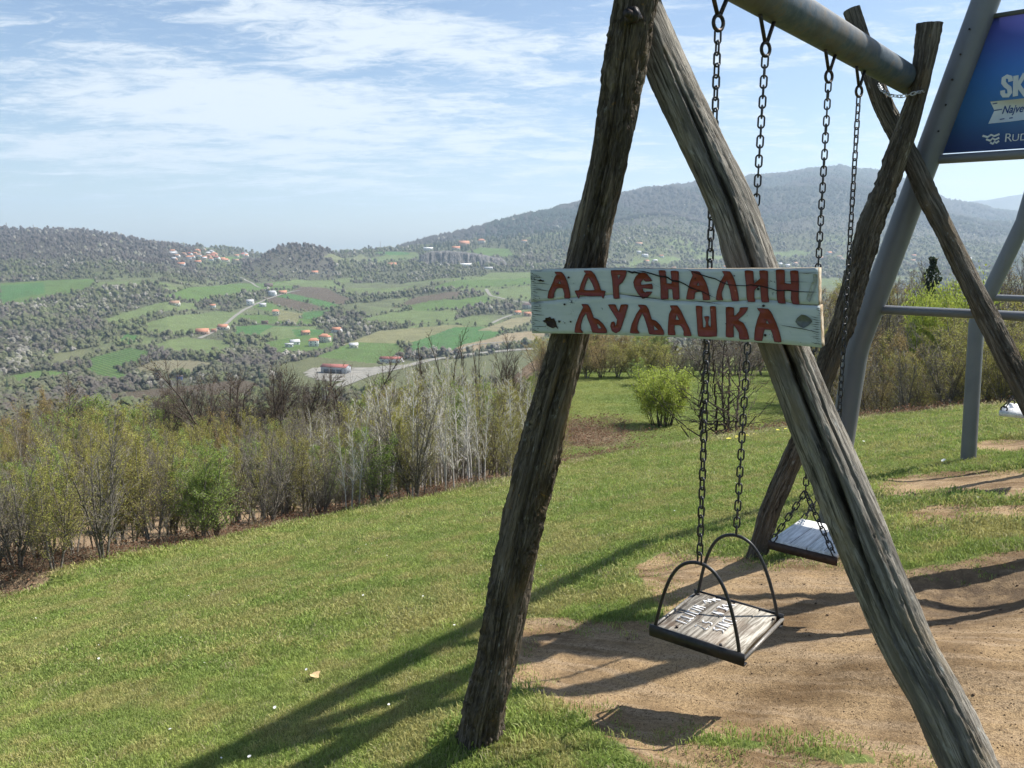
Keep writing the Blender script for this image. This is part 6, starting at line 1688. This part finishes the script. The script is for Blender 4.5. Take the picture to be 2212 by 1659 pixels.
x = R5.uniform(-24, 3.6, 5200); e = edge_y(x); y = e + R5.uniform(-.35, 1, 5200) ** 1 * 3.2; y = np.where(x > 1, y + 2.5, y)
P = np.stack([x, y, ground_h(x, y) - .03], 1); s = R5.uniform(.35, 1.0, len(x)) * np.clip((y - e + .6) / 1.2, .3, 1); rot = np.zeros((len(x), 3)); rot[:, 2] = R5.uniform(0, 6.28, len(x))
instancer('brambles', TANG, P, np.zeros((len(x), 3)), np.stack([s, s, s * .7], 1), rot, 'stuff', "low brown brambles and dry leaves along the wood's edge")
q = march(1285, 935, ground_h, 24); n = 260; x = q[0] + R5.normal(size=n) * 1.3 - .8; y = q[1] + R5.normal(size=n) * 2.2; P = np.stack([x, y, ground_h(x, y) - .05], 1); s = R5.uniform(.9, 1.9, n); rot = np.zeros((n, 3)); rot[:, 2] = R5.uniform(0, 6.28, n)
instancer('cut_branch_heap', TANG, P, np.zeros((n, 3)), np.stack([s, s, s * .6], 1), rot, 'stuff', 'heap of reddish cut branches on the lower meadow')
x = np.r_[R5.uniform(6, 16, 900)]; y = np.interp(x, [6, 16], [22.5, 20.5]) + R5.uniform(0, 3, 900); P = np.stack([x, y, ground_h(x, y) - .05], 1); s = R5.uniform(.4, 1.1, 900); rot = np.zeros((900, 3)); rot[:, 2] = R5.uniform(0, 6.28, 900)
instancer('thicket_brambles', TANG, P, np.zeros((900, 3)), np.stack([s, s, s * .8], 1), rot, 'stuff', 'brown undergrowth at the foot of the right-hand thicket')
for i, (x, Y, yt) in enumerate([(x_, edge_px(x_) + .3, t_) for x_, t_ in ((-60, 1180), (60, 1160), (150, 1140), (260, 1120), (330, 1100), (545, 1070), (660, 1040), (775, 1010), (850, 1000), (930, 990), (1030, 960), (1110, 950))]):
    plant_px('sapling', x, Y, yt, f"thin bare sapling on the lawn's edge, number {i+1} from the left".replace(f', number {i+1} from the left', [' at the photo left border', ' left of the fanning grey tree', ' before the fanning grey tree', ' right of the fanning grey tree', ' left of the bright green tree', ' left of the stems on dry grass', ' right of the stems on dry grass', ' before the first aspens', ' below the tallest aspen', ' below the forked aspen', ' below the dense aspens', ' beside the log leg'][i]))
# fallen pale branch at the lawn's right-hand edge
def fallen():
    p = march(2165, 845, ground_h, 5); S = []; r = np.random.default_rng(6)
    for k in range(7):
        a = p + r.normal(scale=.15, size=3) * [1, 1, .2]; d = np.array([r.uniform(-.6, 1), r.uniform(-.3, .3), r.uniform(.1, .7)]); d /= np.linalg.norm(d)
        for j in range(5): b = a + d * .22; S.append([*a, *b, .022 - .004 * j, .018 - .004 * j]); a = b; d = d + r.normal(scale=.25, size=3); d /= np.linalg.norm(d)
    V, Q = seg_mesh(S, 5); o = obj('fallen_branch', np_mesh('fallen_branch', V, Q, B_WHITE, True)); tag(o, 'pale dead branch lying at the thicket edge near the right border', 'branch')
fallen()
# ------------------------------------------------------------------ grass
def grass_mat():
    t = MT('grass_blades', .55, .3); c = t.attr('tint', typ='INSTANCER'); g = t.N('ShaderNodeNewGeometry')
    c2 = t.mix(t.math('MULTIPLY', g.outputs['Random Per Island'], .5), c, (.34, .36, .12)); t.color(c2)
    tr = t.N('ShaderNodeBsdfTranslucent'); t.L(c2, tr.inputs['Color']); mx = t.N('ShaderNodeMixShader'); mx.inputs[0].default_value = .35
    t.L(t.b.outputs[0], mx.inputs[1]); t.L(tr.outputs[0], mx.inputs[2]); t.L(mx.outputs[0], t.out.inputs[0]); return t.m
M_GRASS = grass_mat()
def tuft(seed, n, rad, h, w):
    r = np.random.default_rng(seed); V = []; F = []; T = []
    for i in range(n):
        a = r.uniform(0, 6.28); q = rad * math.sqrt(r.random()); p = np.array([q * math.cos(a), q * math.sin(a), -.004]); b = r.uniform(0, 6.28); side = np.array([math.cos(b), math.sin(b), 0])
        ln = np.array([math.cos(b + 1.57), math.sin(b + 1.57), 0]) * r.uniform(-.9, .9); hh = h * r.uniform(.45, 1.1)
        m = p + np.array([0, 0, hh * .55]) + ln * hh * .25; e = p + np.array([0, 0, hh * .85]) + ln * hh * 1.15; ww = w * r.uniform(.6, 1.2)
        k = len(V); V += [p - side * ww / 2, p + side * ww / 2, m + side * ww * .4, m - side * ww * .4, e]; F.append([k, k + 1, k + 2, k + 3]); T.append([k + 3, k + 2, k + 4])
    return np.array(V), [np.array(F), np.array(T)]
TUFTS = [bpy.data.objects.new('grass_source', np_mesh('grass_source', *tuft(s, 36, .055, .024, .0034), M_GRASS)) for s in (1, 2, 3)]
TUFTF = [bpy.data.objects.new('grass_source', np_mesh('grass_source', *tuft(s, 34, .13, .034, .0075), M_GRASS)) for s in (5, 6)]
def sow(n, y0, y1, srcs, nm, size, lab, dens=1.0):
    r = np.random.default_rng(int(y0 * 10) + n)
    Y = y0 + (y1 - y0) * r.random(n) ** (.75 if y1 < 8 else .8); U = r.uniform(-.95, .85, n); X = U * (Y + .9)
    s = np.full(n, -9.0); nr = (np.abs(X - 2) < 11) & (Y < 14); s[nr] = dirt_sd(X[nr], Y[nr])
    nz = fbm(X * 2.5, Y * 2.5, 0, 3, 91)
    keep = (s < -.02 + (nz - .5) * .12) | ((s < .22) & (r.random(n) < .10))
    e = edge_y(X); keep &= ~((Y > e) & (X < 1.5))
    keep &= Y < 24
    X, Y, s = X[keep], Y[keep], s[keep]; Z = ground_h(X, Y)
    a = fbm(X * .9, Y * .9, 0, 4, 93); b = fbm(X * 5, Y * 5, 0, 3, 95); n = len(X)
    c1, c2, c3, c4 = np.array([.215, .315, .058]), np.array([.315, .385, .090]), np.array([.42, .34, .15]), np.array([.150, .235, .046])
    w = np.clip((a - .35) * 3.3, 0, 1)[:, None]; c = c1 * (1 - w) + c2 * w
    w = (np.maximum(sstep(.52, .66, b), sstep(.55, .68, fbm(X * 1.7 + 7, Y * 1.7, 0, 4, 98))) * .7)[:, None]; c = c * (1 - w) + c3 * w
    w = (sstep(.50, .38, b))[:, None] * .6; c = c * (1 - w) + c4 * w
    c *= r.uniform(.62, 1.32, (n, 1)); dry = r.random(n) < .05; c[dry] = np.array([.36, .32, .19])
    sz = size * r.uniform(.7, 1.3, n) * (.8 + .5 * (fbm(X * 1.6, Y * 1.6, 0, 3, 97)))
    # longer grass where no one walks: round the log's foot and on the brow
    lf = march(1031, 1605, lawn_h); sz *= 1 + 1.3 * np.exp(-((X - lf[0] - .08) ** 2 + (Y - lf[1]) ** 2) / .05) + .25 * ((s > -.15) & (s < .05))
    sz *= 1 + .5 * sstep(2.5, 0, np.abs(e[keep] - Y))
    rot = np.stack([r.normal(scale=.12, size=n), r.normal(scale=.12, size=n), r.uniform(0, 6.28, n)], 1)
    v = r.integers(0, len(srcs), n)
    for k, src in enumerate(srcs):
        m = v == k; instancer(nm, src, np.stack([X, Y, Z], 1)[m], c[m], np.stack([sz, sz, sz], 1)[m], rot[m], 'stuff', lab)
sow(40000, 1.6, 5.5, TUFTS, 'grass', 1.0, 'short mown grass of the lawn near the swings')
sow(52000, 5.0, 11, TUFTF, 'grass', .80, 'short grass further down the lawn')
sow(40000, 10, 25, TUFTF, 'grass', 1.25, "grass at the lawn's far edge")
def sow_meadow(n):
    r = np.random.default_rng(77); Y = r.uniform(23, 62, n); U = r.uniform(-.02, .46, n); X = U * Y
    a = fbm(X * .35, Y * .35, 0, 4, 93); w = sstep(.38, .62, a)[:, None]; c = np.array([.17, .25, .05]) * (1 - w) + np.array([.30, .33, .09]) * w
    c *= r.uniform(.6, 1.3, (n, 1)); z = r.uniform(1.0, 2.2, n); rot = np.stack([r.normal(scale=.12, size=n), r.normal(scale=.12, size=n), r.uniform(0, 6.28, n)], 1)
    pk = 1 - .85 * np.exp(-((X - pile[0] + .6) / 2.2) ** 2 - ((Y - pile[1]) / 3.0) ** 2); z = z * pk
    instancer('meadow_grass', TUFTF[0], np.stack([X, Y, ground_h(X, Y)], 1), c, np.stack([z * 1.3, z * 1.3, z], 1), rot, 'stuff', 'grass of the lower meadow behind the swings')
sow_meadow(36000)
def straw(n):
    r = np.random.default_rng(31); X = np.r_[r.uniform(-12, 1.2, n), r.uniform(1.5, 14, n // 2)]; e = edge_y(X); Y = e + r.normal(scale=.28, size=len(X)) - .1; k = fbm(X * 1.1, Y * 1.1, 0, 3, 99) > .50; X, Y = X[k], Y[k]; m = len(X)
    c = np.array([.52, .44, .26]) * r.uniform(.6, 1.15, (m, 1)); g = r.random(m) < .3; c[g] = np.array([.30, .35, .10]); z = r.uniform(1.6, 3.6, m); rot = np.stack([r.normal(scale=.25, size=m), r.normal(scale=.25, size=m), r.uniform(0, 6.28, m)], 1)
    instancer('straw_tufts', TUFTF[1], np.stack([X, Y, ground_h(X, Y)], 1), c, np.stack([z * .8, z * .8, z], 1), rot, 'stuff', "bleached straw tufts along the lawn's edge")
straw(2600)
# daisies and small litter in the grass
def dots(n, src, nm, lab, y0, y1, sc, pred=None, lift=.02, tint=(1, 1, 1), seed=1):
    r = np.random.default_rng(seed); Y = y0 + (y1 - y0) * r.random(n); X = r.uniform(-.75, .75, n) * Y; s = dirt_sd(X, Y); k = (s < -.1) if pred is None else pred(s, X, Y); k &= Y < edge_y(X); X, Y = X[k], Y[k]; m = len(X)
    rot = np.stack([r.normal(scale=.3, size=m), r.normal(scale=.3, size=m), r.uniform(0, 6, m)], 1); z = sc * r.uniform(.6, 1.4, m); t = np.ones((m, 3)) * np.array(tint) * r.uniform(.7, 1.1, (m, 1))
    instancer(nm, src, np.stack([X, Y, ground_h(X, Y) + lift], 1), t, np.stack([z, z, z], 1), rot, 'stuff', lab)
V = []; T = []
for k in range(8): a = k * math.pi / 4; V += [[0, 0, 0], [math.cos(a - .3), math.sin(a - .3), .15], [math.cos(a + .3), math.sin(a + .3), .15]]; T.append([3 * k, 3 * k + 1, 3 * k + 2])
dz_ = bpy.data.objects.new('daisy_source', np_mesh('daisy_source', V, T, simple('white_petals', (.8, .8, .78), .7)))
dots(110, dz_, 'daisies', 'tiny white daisies dotted through the lawn', 2, 12, .0075, lift=.03)
dots(5, dz_, 'white_blossoms', 'white specks of fallen petals further down the lawn', 8, 18, .022, lift=.05, seed=4)
# pebbles and clods on the worn earth
r = np.random.default_rng(2); V = []; 
ph = (1 + 5 ** .5) / 2; ico = np.array([[-1,ph,0],[1,ph,0],[-1,-ph,0],[1,-ph,0],[0,-1,ph],[0,1,ph],[0,-1,-ph],[0,1,-ph],[ph,0,-1],[ph,0,1],[-ph,0,-1],[-ph,0,1]]) / 1.9
IF = [[0,11,5],[0,5,1],[0,1,7],[0,7,10],[0,10,11],[1,5,9],[5,11,4],[11,10,2],[10,7,6],[7,1,8],[3,9,4],[3,4,2],[3,2,6],[3,6,8],[3,8,9],[4,9,5],[2,4,11],[6,2,10],[8,6,7],[9,8,1]]
tm = MT('clod', .95, .1); tm.color(tm.attr('tint', typ='INSTANCER'))
peb = bpy.data.objects.new('clod_source', np_mesh('clod_source', ico * r.uniform(.7, 1.2, (12, 1)) * [1, .8, .55], IF, tm.m))
dots(17000, peb, 'earth_crumbs', 'small crumbs of earth and grit on the worn ground', 2, 7, .0036, pred=lambda s, X, Y: s > .02, lift=.0, tint=(.17, .115, .068), seed=7)
dots(480, peb, 'earth_clods', 'dark clods and stones on the worn ground', 2, 7, .009, pred=lambda s, X, Y: s > .02, lift=.0, tint=(.13, .09, .06), seed=9)
# a yellowed leaf on the grass
def dead_leaf():
    p = march(679, 1469, ground_h); V = []; n = 10
    for i in range(n): a = 2 * math.pi * i / n; rr = (.036 if i % 2 else .024); V.append([p[0] + rr * math.cos(a) * 1.2, p[1] + rr * math.sin(a), p[2] + .035 + .012 * math.sin(2 * a)])
    V.append([p[0], p[1], p[2] + .03]); T = [[i, (i + 1) % n, n] for i in range(n)]; V = np.array(V); V2 = V + [0, 0, .0015]
    o = obj('dry_leaf', np_mesh('dry_leaf', np.concatenate([V, V2]), T + [[a + 11, b + 11, c + 11] for a, b, c in T], simple('ochre_leaf', (.50, .36, .19), .8))); tag(o, 'curled ochre dead leaf lying alone on the lawn', 'leaf')
dead_leaf()
# dandelion flowers on the brow
ye = bpy.data.objects.new('yellow_flower_source', np_mesh('yellow_flower_source', [[math.cos(a), math.sin(a), .2] for a in np.arange(6) * 1.047] + [[0, 0, 0]], [[i, (i + 1) % 6, 6] for i in range(6)], simple('yellow_petals', (.60, .55, .06), .7)))
n = 16; r = np.random.default_rng(12); X = np.r_[r.normal(5.6, .25, 8), r.normal(7.0, .2, 8)]; Y = 19 + r.normal(scale=.35, size=n) + (X - 4) * .05; z = r.uniform(.02, .05, n)
instancer('yellow_flowers', ye, np.stack([X, Y, ground_h(X, Y) + .12], 1), np.ones((n, 3)), np.stack([z, z, z], 1), np.zeros((n, 3)), 'stuff', 'yellow-green flowers on the brow of the lawn')
